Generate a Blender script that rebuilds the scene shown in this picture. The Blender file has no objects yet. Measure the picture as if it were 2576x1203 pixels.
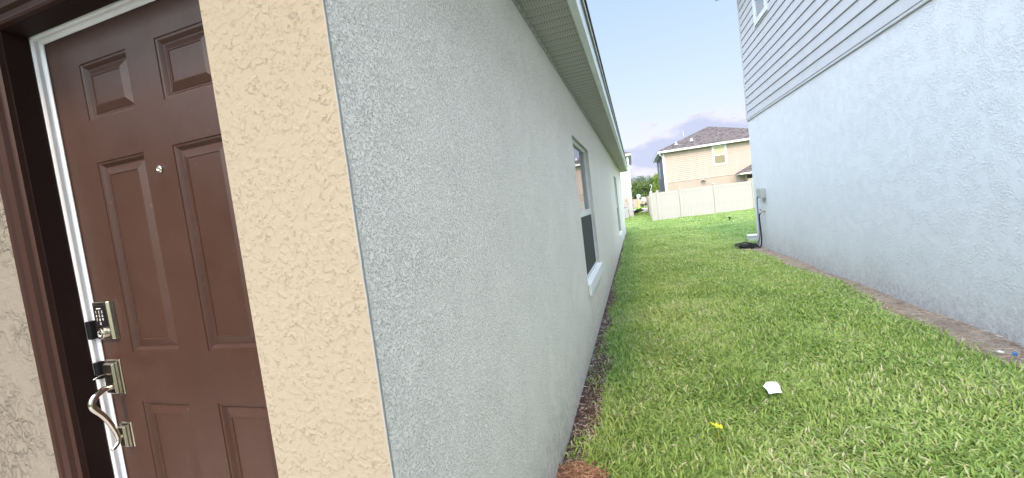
import bpy, math, random
import numpy as np
from mathutils import Vector, Matrix

random.seed(7)
rng = np.random.default_rng(11)
CZ = 1.45                       # camera height above the lawn

# ------------------------------------------------------------------ camera
scn = bpy.context.scene
cam_d = bpy.data.cameras.new("camera")
cam = bpy.data.objects.new("camera", cam_d)
scn.collection.objects.link(cam)
scn.camera = cam
Rm = ((0.95001834, -0.09665938, -0.29685369),
      (0.28764901, -0.09855515, 0.95265152),
      (-0.12133917, -0.99042609, -0.06582523))
cam.matrix_world = Matrix(((Rm[0][0], -Rm[0][1], -Rm[0][2], 0),
                           (Rm[1][0], -Rm[1][1], -Rm[1][2], 0),
                           (Rm[2][0], -Rm[2][1], -Rm[2][2], CZ),
                           (0, 0, 0, 1)))
cam_d.sensor_fit = 'HORIZONTAL'
cam_d.sensor_width = 36
cam_d.lens = 1010.115 / 2576 * 36
cam_d.clip_start = 0.02
cam_d.clip_end = 6000

# ------------------------------------------------------------------ sky
SUN_EL = math.radians(41)
SUN_AZ = math.radians(1.5)      # straight behind the camera, a little to the left
world = bpy.data.worlds.new("World")
scn.world = world
world.use_nodes = True
wn = world.node_tree.nodes
wl = world.node_tree.links
wn.clear()
w_out = wn.new('ShaderNodeOutputWorld')
w_bg = wn.new('ShaderNodeBackground')
w_bg.inputs['Strength'].default_value = 0.1
sky = wn.new('ShaderNodeTexSky')
sky.sky_type = 'NISHITA'
sky.sun_disc = False
sky.sun_elevation = SUN_EL
sky.sun_rotation = math.pi + SUN_AZ
sky.air_density = 1.0
sky.dust_density = 1.5
w_tc = wn.new('ShaderNodeTexCoord')
w_sep = wn.new('ShaderNodeSeparateXYZ')
wl.new(w_tc.outputs['Generated'], w_sep.inputs[0])
w_ramp = wn.new('ShaderNodeValToRGB')
wl.new(w_sep.outputs['Z'], w_ramp.inputs[0])
cr = w_ramp.color_ramp
cr.elements[0].position = 0.0
cr.elements[0].color = (0.60, 0.59, 0.65, 1)
cr.elements[1].position = 1.0
cr.elements[1].color = (0.35, 0.46, 0.64, 1)
for p, c in ((0.10, (0.61, 0.61, 0.67, 1)), (0.24, (0.49, 0.585, 0.68, 1)), (0.45, (0.375, 0.505, 0.67, 1))):
    e = cr.elements.new(p)
    e.color = c
w_mul = wn.new('ShaderNodeMix'); w_mul.data_type = 'RGBA'; w_mul.blend_type = 'MULTIPLY'
w_mul.inputs[0].default_value = 1
wl.new(w_ramp.outputs[0], w_mul.inputs[6])
w_mul.inputs[7].default_value = (10, 10, 10, 1)
w_mix = wn.new('ShaderNodeMix'); w_mix.data_type = 'RGBA'
w_mix.inputs[0].default_value = 0.85
wl.new(sky.outputs[0], w_mix.inputs[6])
wl.new(w_mul.outputs[2], w_mix.inputs[7])
# low evening clouds, the same all round the horizon
w_map = wn.new('ShaderNodeMapping')
w_map.inputs['Scale'].default_value = (1, 1, 2.6)
w_map.inputs['Location'].default_value = (0.95, 0.2, 0.1)
wl.new(w_tc.outputs['Generated'], w_map.inputs[0])
w_no = wn.new('ShaderNodeTexNoise')
w_no.inputs['Scale'].default_value = 6.0
w_no.inputs['Detail'].default_value = 8
w_no.inputs['Roughness'].default_value = 0.55
wl.new(w_map.outputs[0], w_no.inputs['Vector'])
w_band = wn.new('ShaderNodeValToRGB')
wl.new(w_sep.outputs['Z'], w_band.inputs[0])
b = w_band.color_ramp
b.elements[0].position = 0.0; b.elements[0].color = (.8, .8, .8, 1)
b.elements[1].position = 0.22; b.elements[1].color = (0, 0, 0, 1)
e = b.elements.new(0.11); e.color = (1, 1, 1, 1)
w_m1 = wn.new('ShaderNodeMath'); w_m1.operation = 'MULTIPLY_ADD'
wl.new(w_band.outputs[0], w_m1.inputs[0]); w_m1.inputs[1].default_value = 0.30
wl.new(w_no.outputs[0], w_m1.inputs[2])
w_cr2 = wn.new('ShaderNodeValToRGB')
w_cr2.color_ramp.elements[0].position = 0.66; w_cr2.color_ramp.elements[0].color = (0, 0, 0, 1)
w_cr2.color_ramp.elements[1].position = 0.73; w_cr2.color_ramp.elements[1].color = (1, 1, 1, 1)
wl.new(w_m1.outputs[0], w_cr2.inputs[0])
w_cc = wn.new('ShaderNodeValToRGB')
w_cc.color_ramp.elements[0].position = 0.66; w_cc.color_ramp.elements[0].color = (4.6, 4.3, 4.65, 1)
w_cc.color_ramp.elements[1].position = 0.80; w_cc.color_ramp.elements[1].color = (2.75, 3.05, 4.2, 1)
wl.new(w_m1.outputs[0], w_cc.inputs[0])
w_mx2 = wn.new('ShaderNodeMix'); w_mx2.data_type = 'RGBA'
w_m3 = wn.new('ShaderNodeMath'); w_m3.operation = 'MULTIPLY'; w_m3.inputs[1].default_value = 0.85
wl.new(w_cr2.outputs[0], w_m3.inputs[0])
wl.new(w_m3.outputs[0], w_mx2.inputs[0])
# the sky overhead and on the sun's side is brighter, smoothly from horizon to horizon
w_sm = wn.new('ShaderNodeMapRange'); w_sm.inputs[1].default_value = -.06; w_sm.inputs[2].default_value = 1
w_dot = wn.new('ShaderNodeVectorMath'); w_dot.operation = 'DOT_PRODUCT'
w_dot.inputs[1].default_value = (0, -.5, .866)
wl.new(w_tc.outputs['Generated'], w_dot.inputs[0])
w_sm.inputs[3].default_value = 0; w_sm.inputs[4].default_value = 1
wl.new(w_dot.outputs['Value'], w_sm.inputs[0])
w_wc = wn.new('ShaderNodeMix'); w_wc.data_type = 'RGBA'
wl.new(w_sm.outputs[0], w_wc.inputs[0])
w_wc.inputs[6].default_value = (.72, .72, .71, 1)
w_wc.inputs[7].default_value = (6.0, 5.45, 4.8, 1)
w_sc = wn.new('ShaderNodeVectorMath'); w_sc.operation = 'MULTIPLY'
wl.new(w_mix.outputs[2], w_sc.inputs[0]); wl.new(w_wc.outputs[2], w_sc.inputs[1])
wl.new(w_sc.outputs[0], w_mx2.inputs[6])
wl.new(w_cc.outputs[0], w_mx2.inputs[7])
wl.new(w_mx2.outputs[2], w_bg.inputs['Color'])
wl.new(w_bg.outputs[0], w_out.inputs['Surface'])

sun_d = bpy.data.lights.new("sun", 'SUN')
sun_d.energy = 1.5
sun_d.angle = math.radians(6)
sun_d.color = (1.0, 0.62, 0.34)
sun = bpy.data.objects.new("sun", sun_d)
scn.collection.objects.link(sun)
sv = Vector((-math.sin(SUN_AZ) * math.cos(SUN_EL), -math.cos(SUN_AZ) * math.cos(SUN_EL), math.sin(SUN_EL)))
sun.rotation_euler = sv.to_track_quat('Z', 'Y').to_euler()
sun.location = (-1, -12, 9)

vs = scn.view_settings
vs.view_transform = 'Standard'
vs.look = 'None'
vs.exposure = 1.15
vs.gamma = 1
vs.use_curve_mapping = False

# ------------------------------------------------------------------ helpers
COL = scn.collection
MATS = {}


def tag(o, label=None, cat=None, group=None, kind=None):
    if label: o['label'] = label
    if cat: o['category'] = cat
    if group: o['group'] = group
    if kind: o['kind'] = kind
    return o


def empty(name, loc, label=None, cat=None, group=None, rz=0.0):
    o = bpy.data.objects.new(name, None)
    o.empty_display_size = 0.2
    o.location = loc
    o.rotation_euler = (0, 0, rz)
    COL.objects.link(o)
    o['_o'] = tuple(loc)
    return tag(o, label, cat, group)


def origin(o):
    return Vector(o['_o']) if o is not None and '_o' in o else Vector((0, 0, 0))


class MB:
    def __init__(s):
        s.v = []; s.f = []; s.m = []; s.mi = 0

    def add(s, vs_, fs):
        n = len(s.v)
        s.v += [tuple(p) for p in vs_]
        for f in fs:
            s.f.append([n + i for i in f]); s.m.append(s.mi)
        return s

    def quad(s, a, b_, c, d):
        return s.add((a, b_, c, d), [(0, 1, 2, 3)])

    def box(s, x0, x1, y0, y1, z0, z1):
        x0, x1 = min(x0, x1), max(x0, x1); y0, y1 = min(y0, y1), max(y0, y1); z0, z1 = min(z0, z1), max(z0, z1)
        return s.add([(x0, y0, z0), (x1, y0, z0), (x1, y1, z0), (x0, y1, z0), (x0, y0, z1), (x1, y0, z1), (x1, y1, z1), (x0, y1, z1)],
                     [(0, 3, 2, 1), (4, 5, 6, 7), (0, 1, 5, 4), (1, 2, 6, 5), (2, 3, 7, 6), (3, 0, 4, 7)])

    def bar(s, a, b_, w, h, up=(0, 0, 1)):
        a = Vector(a); b_ = Vector(b_); d = (b_ - a).normalized()
        u = Vector(up); sd = d.cross(u).normalized() * (w / 2); u = sd.cross(d).normalized() * (h / 2)
        p = []
        for q in (a, b_):
            p += [q - sd - u, q + sd - u, q + sd + u, q - sd + u]
        return s.add(p, [(0, 1, 2, 3), (7, 6, 5, 4), (0, 4, 5, 1), (1, 5, 6, 2), (2, 6, 7, 3), (3, 7, 4, 0)])

    def tube(s, pts, r, n=10, cap=True):
        pts = [Vector(p) for p in pts]
        rr = r if isinstance(r, (list, tuple)) else [r] * len(pts)
        rings = []
        prev = None
        for i, p in enumerate(pts):
            t = (pts[min(i + 1, len(pts) - 1)] - pts[max(i - 1, 0)])
            if t.length < 1e-9: t = Vector((0, 0, 1))
            t.normalize()
            if prev is None:
                a = t.cross(Vector((0, 0, 1)))
                if a.length < .05: a = t.cross(Vector((1, 0, 0)))
            else:
                a = prev - t * prev.dot(t)
            a.normalize(); prev = a
            c = t.cross(a)
            rings.append([p + (a * math.cos(2 * math.pi * k / n) + c * math.sin(2 * math.pi * k / n)) * rr[i] for k in range(n)])
        vv = [q for g in rings for q in g]
        ff = []
        for i in range(len(pts) - 1):
            for k in range(n):
                ff.append((i * n + k, i * n + (k + 1) % n, (i + 1) * n + (k + 1) % n, (i + 1) * n + k))
        if cap:
            ff.append(tuple(range(n))[::-1]); ff.append(tuple((len(pts) - 1) * n + k for k in range(n)))
        return s.add(vv, ff)

    def lathe(s, prof, c, axis='z', n=20):
        vv = []
        for r, h in prof:
            for k in range(n):
                a = 2 * math.pi * k / n
                p = (r * math.cos(a), r * math.sin(a), h)
                if axis == 'y': p = (p[0], p[2], p[1])
                if axis == 'x': p = (p[2], p[0], p[1])
                vv.append((c[0] + p[0], c[1] + p[1], c[2] + p[2]))
        ff = []
        for i in range(len(prof) - 1):
            for k in range(n):
                ff.append((i * n + k, i * n + (k + 1) % n, (i + 1) * n + (k + 1) % n, (i + 1) * n + k))
        ff.append(tuple(range(n))); ff.append(tuple((len(prof) - 1) * n + k for k in range(n)))
        return s.add(vv, ff)

    def prism(s, poly, axis, a, b_):
        """extrude a 2-D polygon along an axis: x -> poly(y,z), y -> poly(x,z), z -> poly(x,y)"""
        def P(u, w, t):
            return {'x': (t, u, w), 'y': (u, t, w), 'z': (u, w, t)}[axis]
        n = len(poly)
        vv = [P(u, w, a) for u, w in poly] + [P(u, w, b_) for u, w in poly]
        ff = [tuple(range(n))[::-1], tuple(range(n, 2 * n))] + [(i, (i + 1) % n, n + (i + 1) % n, n + i) for i in range(n)]
        return s.add(vv, ff)

    def build(s, name, mat, parent=None, bevel=0, smooth=False, loc=None, seg=2, fix=True):
        me = bpy.data.meshes.new(name)
        o0 = origin(parent) if loc is None else Vector(loc)
        me.from_pydata([(x - o0.x, y - o0.y, z - o0.z) for x, y, z in s.v], [], s.f)
        mats = mat if isinstance(mat, (list, tuple)) else [mat]
        for m in mats: me.materials.append(m)
        if len(mats) > 1:
            me.polygons.foreach_set('material_index', s.m)
        if fix:
            import bmesh
            bm = bmesh.new(); bm.from_mesh(me)
            bmesh.ops.recalc_face_normals(bm, faces=bm.faces)
            bm.to_mesh(me); bm.free()
        if smooth:
            me.shade_smooth()
        o = bpy.data.objects.new(name, me)
        COL.objects.link(o)
        if parent is not None:
            o.parent = parent
            pl = origin(parent)
            o.location = (o0 - pl)
            o['_o'] = tuple(o0)
        else:
            o.location = o0
            o['_o'] = tuple(o0)
        if bevel:
            md = o.modifiers.new('bevel', 'BEVEL'); md.width = bevel; md.segments = seg; md.limit_method = 'ANGLE'
            md.angle_limit = math.radians(40)
        return o


def copy_piece(o, dx=0, dy=0, dz=0, parent=None):
    c = o.copy(); COL.objects.link(c)
    if parent is not None: c.parent = parent
    c.location = o.location + Vector((dx, dy, dz))
    return c


def holed(u0, u1, w0, w1, holes):
    """cells of a rectangle that are not inside any hole"""
    us = sorted({u0, u1, *[h[0] for h in holes], *[h[1] for h in holes]})
    ws = sorted({w0, w1, *[h[2] for h in holes], *[h[3] for h in holes]})
    out = []
    for i in range(len(us) - 1):
        for j in range(len(ws) - 1):
            cu = (us[i] + us[i + 1]) / 2; cw = (ws[j] + ws[j + 1]) / 2
            if any(h[0] < cu < h[1] and h[2] < cw < h[3] for h in holes): continue
            out.append((us[i], us[i + 1], ws[j], ws[j + 1]))
    return out


# ---- node helpers
def mat(name, col=(.5, .5, .5), rough=.6, metal=0.0, spec=.5):
    m = bpy.data.materials.new(name); m.use_nodes = True
    p = m.node_tree.nodes['Principled BSDF']
    p.inputs['Base Color'].default_value = (*col, 1)
    p.inputs['Roughness'].default_value = rough
    p.inputs['Metallic'].default_value = metal
    p.inputs['Specular IOR Level'].default_value = spec
    MATS[name] = m
    return m


class NT:
    def __init__(s, m):
        s.n = m.node_tree.nodes; s.l = m.node_tree.links
        s.p = s.n['Principled BSDF']
        s.tc = s.n.new('ShaderNodeTexCoord'); s.vec = s.tc.outputs['Object']

    def world(s):
        g = s.n.new('ShaderNodeNewGeometry'); s.vec = g.outputs['Position']; return s

    def map(s, scale=(1, 1, 1), loc=(0, 0, 0), rot=(0, 0, 0)):
        a = s.n.new('ShaderNodeMapping'); a.inputs['Scale'].default_value = scale
        a.inputs['Location'].default_value = loc; a.inputs['Rotation'].default_value = rot
        s.l.new(s.vec, a.inputs[0]); return a.outputs[0]

    def noise(s, scale, detail=3, rough=.5, dist=0.0, vec=None):
        a = s.n.new('ShaderNodeTexNoise')
        a.inputs['Scale'].default_value = scale; a.inputs['Detail'].default_value = detail
        a.inputs['Roughness'].default_value = rough; a.inputs['Distortion'].default_value = dist
        s.l.new(vec if vec is not None else s.vec, a.inputs['Vector']); return a.outputs[0]

    def voro(s, scale, feature='F1', out='Distance', vec=None, rnd=1.0):
        a = s.n.new('ShaderNodeTexVoronoi'); a.feature = feature
        a.inputs['Scale'].default_value = scale; a.inputs['Randomness'].default_value = rnd
        s.l.new(vec if vec is not None else s.vec, a.inputs['Vector']); return a.outputs[out]

    def ramp(s, src, stops, interp='LINEAR'):
        a = s.n.new('ShaderNodeValToRGB'); r = a.color_ramp; r.interpolation = interp
        def c4(c): return (c, c, c, 1) if isinstance(c, (int, float)) else (*c, 1)
        r.elements[0].position = stops[0][0]; r.elements[0].color = c4(stops[0][1])
        r.elements[1].position = stops[-1][0]; r.elements[1].color = c4(stops[-1][1])
        for p, c in stops[1:-1]:
            e_ = r.elements.new(p); e_.color = c4(c)
        s.l.new(src, a.inputs[0]); return a.outputs[0]

    def math(s, op, a, b_=0.0, c=None):
        m = s.n.new('ShaderNodeMath'); m.operation = op
        for i, v in enumerate((a, b_, c)):
            if v is None: continue
            if isinstance(v, (int, float)): m.inputs[i].default_value = v
            else: s.l.new(v, m.inputs[i])
        return m.outputs[0]

    def mix(s, fac, a, b_, blend='MIX'):
        m = s.n.new('ShaderNodeMix'); m.data_type = 'RGBA'; m.blend_type = blend
        for i, v in ((0, fac), (6, a), (7, b_)):
            if isinstance(v, (int, float)): m.inputs[i].default_value = v
            elif isinstance(v, tuple): m.inputs[i].default_value = (*v, 1)
            else: s.l.new(v, m.inputs[i])
        return m.outputs[2]

    def col(s, src): s.l.new(src, s.p.inputs['Base Color']); return s
    def rough(s, src): s.l.new(src, s.p.inputs['Roughness']); return s

    def bump(s, src, dist=.01, strength=1.0):
        b_ = s.n.new('ShaderNodeBump'); b_.inputs['Distance'].default_value = dist
        b_.inputs['Strength'].default_value = strength
        s.l.new(src, b_.inputs['Height'])
        old = s.p.inputs['Normal'].links
        if old: s.l.new(old[0].from_socket, b_.inputs['Normal'])
        s.l.new(b_.outputs[0], s.p.inputs['Normal']); return s


def stucco(name, col, scale, dist, patchy=.5, col2=None, dirt=False, lo=.46, hi=.53, fine=1.0, brk=False, low=.35, pits=0, even=False):
    m = mat(name, col, .85, spec=.25); t = NT(m).world()
    a = t.noise(scale, 4, .6, .7)
    mask = t.ramp(t.noise(scale * .16, 3, .6), [(.5 - patchy * .25, 0.15), (.5 + patchy * .15, 1)])
    if even: mask = t.ramp(t.noise(5.5, 3, .6), [(.30, .55), (.72, 1)])
    plate = t.ramp(a, [(lo, 0), (hi, 1)])
    if brk: mask = t.math('MULTIPLY', mask, t.ramp(t.noise(scale * .6, 2, .5), [(.45, 0), (.6, 1)]))
    h = t.math('MULTIPLY', plate, mask)
    b2 = t.noise(scale * 3.1, 3, .65, .3)
    h2 = t.math('MULTIPLY_ADD', b2, .35 * fine, h)
    h3 = t.math('MULTIPLY_ADD', t.noise(scale * .35, 2, .5), low, h2)
    if pits:
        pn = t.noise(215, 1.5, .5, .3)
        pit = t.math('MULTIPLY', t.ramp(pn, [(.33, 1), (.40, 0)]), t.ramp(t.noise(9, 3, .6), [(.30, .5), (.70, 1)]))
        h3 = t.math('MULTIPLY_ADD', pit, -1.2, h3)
    t.bump(h3, dist)
    v = t.noise(1.1, 4, .6)
    c = t.ramp(v, [(.3, tuple(k * .97 for k in col)), (.7, tuple(min(k * 1.025, .9) for k in col))])
    # shade painted into the colour of the texture's hollows, pits and squiggle edges
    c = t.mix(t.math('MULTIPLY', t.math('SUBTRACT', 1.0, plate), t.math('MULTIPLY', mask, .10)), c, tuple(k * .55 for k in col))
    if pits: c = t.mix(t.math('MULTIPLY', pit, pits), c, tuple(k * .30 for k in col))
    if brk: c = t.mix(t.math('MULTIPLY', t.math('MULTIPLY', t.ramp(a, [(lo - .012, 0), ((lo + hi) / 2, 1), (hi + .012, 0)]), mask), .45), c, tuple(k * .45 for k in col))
    if dirt:
        sp = t.n.new('ShaderNodeSeparateXYZ'); t.l.new(t.vec, sp.inputs[0])
        nz = t.math('MULTIPLY_ADD', t.noise(2.2, 5, .6), .42, sp.outputs['Z'])
        d = t.ramp(nz, [(.18, 1), (.34, .7), (.62, .2), (.9, 0)])
        d2 = t.math('MULTIPLY', d, t.ramp(t.noise(26, 4, .7), [(.38, .35), (.62, 1)]))
        c = t.mix(t.math('MULTIPLY', d2, .62), c, (.20, .165, .135))
    t.col(c)
    return m


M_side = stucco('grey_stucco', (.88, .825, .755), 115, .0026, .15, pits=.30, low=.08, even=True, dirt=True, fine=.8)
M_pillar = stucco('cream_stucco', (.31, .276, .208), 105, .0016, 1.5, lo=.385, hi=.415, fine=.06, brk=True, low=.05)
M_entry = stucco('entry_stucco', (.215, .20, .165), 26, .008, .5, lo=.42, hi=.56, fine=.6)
M_blue = stucco('pale_blue_stucco', (.625, .62, .645), 50, .0030, .5, dirt=True, lo=.38, hi=.64, fine=.9)
M_beige_st = stucco('beige_stucco', (.355, .29, .252), 30, .004, .5)
M_white_st = stucco('white_stucco', (.39, .38, .37), 30, .004, .5)
M_reveal = stucco('reveal_stucco', (.55, .555, .50), 60, .003, .4)


def paint(name, col, rough=.5, grain=.0006, gs=220, spec=.4, var=.05):
    m = mat(name, col, rough, spec=spec); t = NT(m)
    t.bump(t.noise(gs, 3, .6), grain)
    t.col(t.ramp(t.noise(4, 4, .6), [(.3, tuple(k * (1 - var) for k in col)), (.7, tuple(k * (1 + var) for k in col))]))
    return m


M_door = paint('brown_door_paint', (.049, .0225, .0148), .36, .0007, 420, spec=.36)
t = NT(M_door)
t.rough(t.ramp(t.noise(7, 5, .65), [(.3, .30), (.7, .48)]))
spk = t.math('MULTIPLY', t.ramp(t.noise(95, 2, .5), [(.70, 0), (.76, 1)]), .35)
t.col(t.mix(spk, t.ramp(t.noise(3, 5, .7), [(.3, (.045, .0205, .0135)), (.7, (.054, .025, .0165))]), (.16, .12, .10)))
M_trim = paint('brown_trim_paint', (.040, .019, .014), .5, .0006, 260, spec=.2)
M_jamb = paint('dark_brown_jamb', (.020, .010, .009), .55, .0005, spec=.15)
M_strip = paint('white_weatherstrip', (.80, .82, .84), .5, .0003)
M_bead = paint('corner_bead_paint', (.30, .30, .285), .6, .001, 90)
M_white = paint('white_vinyl', (.62, .63, .64), .42, .0002)
M_fascia = paint('fascia_white', (.76, .79, .82), .45, .0003)
M_black = mat('black_plastic', (.010, .010, .012), .55, spec=.15)
M_nickel = mat('satin_nickel', (.56, .52, .42), .26, 1.0)
M_nickel2 = mat('bright_nickel', (.66, .61, .54), .15, 1.0)
M_ink = mat('white_ink', (.85, .84, .82), .5)
M_sill = stucco('sill_stucco', (.76, .77, .76), 60, .002, .3)
M_plank_b = paint('pale_blue_siding', (.455, .445, .46), .55, .0008, 60)
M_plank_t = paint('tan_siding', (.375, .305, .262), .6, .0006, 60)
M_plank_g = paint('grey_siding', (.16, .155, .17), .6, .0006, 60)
M_plank_w = paint('white_siding', (.40, .39, .38), .6, .0006, 60)
M_fence = paint('almond_vinyl', (.365, .362, .338), .45, .0004, 30)
M_metal = mat('grey_metal', (.36, .38, .38), .45, .3)
M_grey = mat('grey_plastic', (.42, .43, .44), .5)
M_bluegrey = mat('blue_grey_whip', (.22, .24, .32), .5)
M_brass = mat('brass', (.45, .33, .16), .35, 1.0)
M_yellow = mat('yellow_paint', (.80, .58, .10), .5)
M_sign_b = mat('pale_blue_sign', (.55, .68, .80), .45)
M_conc = paint('concrete', (.50, .48, .46), .85, .001, 40)
M_asph = paint('asphalt', (.17, .18, .21), .9, .002, 60)
M_glass = mat('window_glass', (.06, .07, .08), .03, 0, 1.0)
M_glass.node_tree.nodes['Principled BSDF'].inputs['IOR'].default_value = 3.0
M_screen = mat('insect_screen', (.035, .036, .042), .75)
t = NT(M_screen)
t.bump(t.noise(300, 1), .001)
M_blind = paint('yellow_blind', (.45, .41, .27), .7, .0005)
M_blind2 = paint('tan_room', (.20, .175, .11), .7, .0005)

# vented soffit: a pressed metal panel with rows of small slots
M_soffit = mat('soffit_metal', (.30, .335, .31), .5)
t = NT(M_soffit)
sp = t.n.new('ShaderNodeSeparateXYZ'); t.l.new(t.vec, sp.inputs[0])
sx = t.math('FRACT', t.math('MULTIPLY', sp.outputs['X'], 62.0))
sy = t.math('FRACT', t.math('MULTIPLY', sp.outputs['Y'], 48.0))
yy = t.math('FRACT', t.math('MULTIPLY', sp.outputs['Y'], 10.0))
hx = t.math('GREATER_THAN', sx, .55); hy = t.math('GREATER_THAN', sy, .35)
inb = t.math('MULTIPLY', t.math('GREATER_THAN', yy, .30), t.math('LESS_THAN', yy, .88))
hole = t.math('MULTIPLY', t.math('MULTIPLY', hx, hy), inb)
t.col(t.mix(t.math('MULTIPLY', hole, .7), (.45, .43, .415), (.12, .115, .11)))


def shingles(name, c0, c1):
    m = mat(name, c0, .9, spec=.2); t = NT(m)
    v = t.voro(1.0, out='Color', vec=t.map((7, 7, 14)))
    sp = t.n.new('ShaderNodeSeparateColor'); t.l.new(v, sp.inputs[0])
    n = t.math('MULTIPLY_ADD', t.noise(60, 4, .7), .6, t.math('MULTIPLY', sp.outputs[0], .6))
    t.col(t.ramp(n, [(.3, c0), (.75, c1)]))
    t.bump(n, .02)
    return m


M_shingle = shingles('dark_shingle', (.030, .025, .026), (.120, .100, .096))

# ------------------------------------------------------------------ ground
def sstep(a, b_, x):
    t_ = np.clip((x - a) / (b_ - a), 0, 1); return t_ * t_ * (3 - 2 * t_)


def gz(x, y):
    x = np.asarray(x, float); y = np.asarray(y, float)
    z = -0.17 * sstep(13, 27, y) - .06 * sstep(27, 42, y)
    near = 1 - sstep(40, 60, y)
    z = z + near * (.014 * np.sin(x * 2.3 + 1) * np.sin(y * 1.7) + .010 * np.sin(x * 5.1 + y * 3.3)) * sstep(.0, .5, np.abs(x + .45))
    return z


def G(x, y): return float(gz(x, y))


def sheet(name, xs, ys, zf, m, label=None, kind='structure', dz=0.0, cat=None):
    X, Y = np.meshgrid(xs, ys)
    Z = zf(X, Y) + dz
    nx = len(xs); ny = len(ys)
    v = np.stack([X.ravel(), Y.ravel(), Z.ravel()], 1)
    i = np.arange(nx * ny).reshape(ny, nx)
    f = np.stack([i[:-1, :-1].ravel(), i[:-1, 1:].ravel(), i[1:, 1:].ravel(), i[1:, :-1].ravel()], 1)
    me = bpy.data.meshes.new(name)
    me.from_pydata(v.tolist(), [], f.tolist()); me.shade_smooth()
    me.materials.append(m)
    o = bpy.data.objects.new(name, me); COL.objects.link(o)
    return tag(o, label, cat, None, kind)


M_soil = mat('lawn_soil', (.08, .09, .03), .95, spec=.1)
t = NT(M_soil).world()
n1 = t.noise(55, 5, .7)
c_near = t.ramp(n1, [(.30, (.055, .065, .026)), (.5, (.12, .15, .055)), (.68, (.22, .22, .11))])
c_far = t.ramp(t.noise(3.5, 6, .7), [(.3, (.085, .19, .035)), (.7, (.17, .30, .065))])
sp = t.n.new('ShaderNodeSeparateXYZ'); t.l.new(t.vec, sp.inputs[0])
fa = t.n.new('ShaderNodeMapRange'); fa.inputs[1].default_value = 12; fa.inputs[2].default_value = 30
t.l.new(sp.outputs['Y'], fa.inputs[0])
t.col(t.mix(fa.outputs[0], c_near, c_far)); t.bump(n1, .03)
xs = np.unique(np.concatenate([np.linspace(-1500, -20, 12), np.linspace(-20, -2, 10), np.arange(-2, 9, .15), np.linspace(9, 30, 12), np.linspace(30, 1500, 12)]))
ys = np.unique(np.concatenate([np.linspace(-1500, -6, 12), np.linspace(-6, 0, 8), np.arange(0, 16, .12), np.arange(16, 46, .5), np.linspace(46, 120, 20), np.linspace(120, 3000, 14)]))
sheet('ground', xs, ys, gz, M_soil, 'wide green lawn ground falling gently away between the houses')

# bare earth beds along both walls
def edge_r(y):   # lawn edge on the right, x of the border
    return 2.34 + .10 * np.sin(y * .9 + 2.1) + .05 * np.sin(y * 2.3) + .025 * np.sin(y * 6.1 + 1) + .06 * sstep(6, 10, y)


def edge_l(y):
    return -.385 + .035 * np.sin(y * 2.1 + 1.0) + .02 * np.sin(y * 5.7) - .06 * sstep(4, 7, y)


M_dirt = mat('sandy_dirt', (.3, .25, .2), .95, spec=.1)
t = NT(M_dirt).world()
n1 = t.noise(70, 6, .75); n2 = t.noise(5, 3, .6)
c = t.ramp(n1, [(.3, (.18, .155, .13)), (.5, (.36, .315, .265)), (.7, (.50, .45, .39))])
t.col(t.mix(t.ramp(n2, [(.4, 0.0), (.65, .5)]), c, (.17, .12, .095))); t.bump(n1, .03)
def bed(name, ylist, fa_, fb_, m, label):
    mb_ = MB(); K = 7; vv = []; ff = []
    for y in ylist:
        a, b_ = fa_(y), fb_(y)
        for k in range(K):
            x = a + (b_ - a) * k / (K - 1)
            vv.append((x, y, G(x, y) + .012 + .02 * math.sin(math.pi * k / (K - 1)) + random.uniform(-.004, .004)))
    for i in range(len(ylist) - 1):
        for k in range(K - 1):
            ff.append((i * K + k, i * K + k + 1, (i + 1) * K + k + 1, (i + 1) * K + k))
    mb_.add(vv, ff)
    o = mb_.build(name, m, None, smooth=True, loc=(0, 0, 0))
    return tag(o, label, None, None, 'structure')
bed('dirt_strip', np.arange(-3, 10.9, .1), lambda y: float(edge_r(y)) - .05, lambda y: 2.64, M_dirt, 'strip of bare sandy dirt along the foot of the blue wall')
M_dirt2 = mat('dark_dirt', (.1, .07, .05), .95, spec=.1)
t = NT(M_dirt2).world()
n1 = t.noise(80, 6, .75)
t.col(t.ramp(n1, [(.3, (.04, .026, .022)), (.55, (.13, .09, .075)), (.72, (.26, .19, .16))])); t.bump(n1, .03)
bed('dirt_strip', np.arange(-1.0, 17.9, .1), lambda y: -.55 + .0055 * y - .02, lambda y: float(edge_l(y)) + .03, M_dirt2, 'dark strip of soil and old mulch along the foot of the grey wall')

# ------------------------------------------------------------------ grey house (left, one storey)
LX, FY = -.527, .67
TH = -.0055
piv = Vector((LX, FY, 0))
house_a = empty('grey_house', piv, 'single storey grey stucco house with cream entry pillar and brown front door', 'house', rz=TH)
def zc(z): return z + CZ
SOF = zc(1.15)
W1 = (3.98, 5.34, zc(-.80), zc(.677))
W2 = (11.67, 13.02, zc(-1.0), zc(.664))
END = 17.75
mb = MB()
for a, b_, c_, d in holed(FY + .004, END, -.35, SOF + .1, [W1, W2]):
    mb.quad((LX, a, c_), (LX, b_, c_), (LX, b_, d), (LX, a, d))
mb.quad((LX, END, -.35), (LX - 11, END, -.35), (LX - 11, END, SOF + .1), (LX, END, SOF + .1))
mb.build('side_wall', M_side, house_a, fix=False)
RD = .078
for (a, b_, c_, d) in (W1, W2):
    mb = MB()
    mb.quad((LX, a, c_), (LX - RD, a, c_), (LX - RD, a, d), (LX, a, d))
    mb.quad((LX, b_, c_), (LX - RD, b_, c_), (LX - RD, b_, d), (LX, b_, d))
    mb.quad((LX, a, d), (LX, b_, d), (LX - RD, b_, d), (LX - RD, a, d))
    mb.quad((LX, a, c_), (LX, b_, c_), (LX - RD, b_, c_), (LX - RD, a, c_))
    mb.build('window_reveal', M_reveal, house_a, fix=False)

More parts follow.
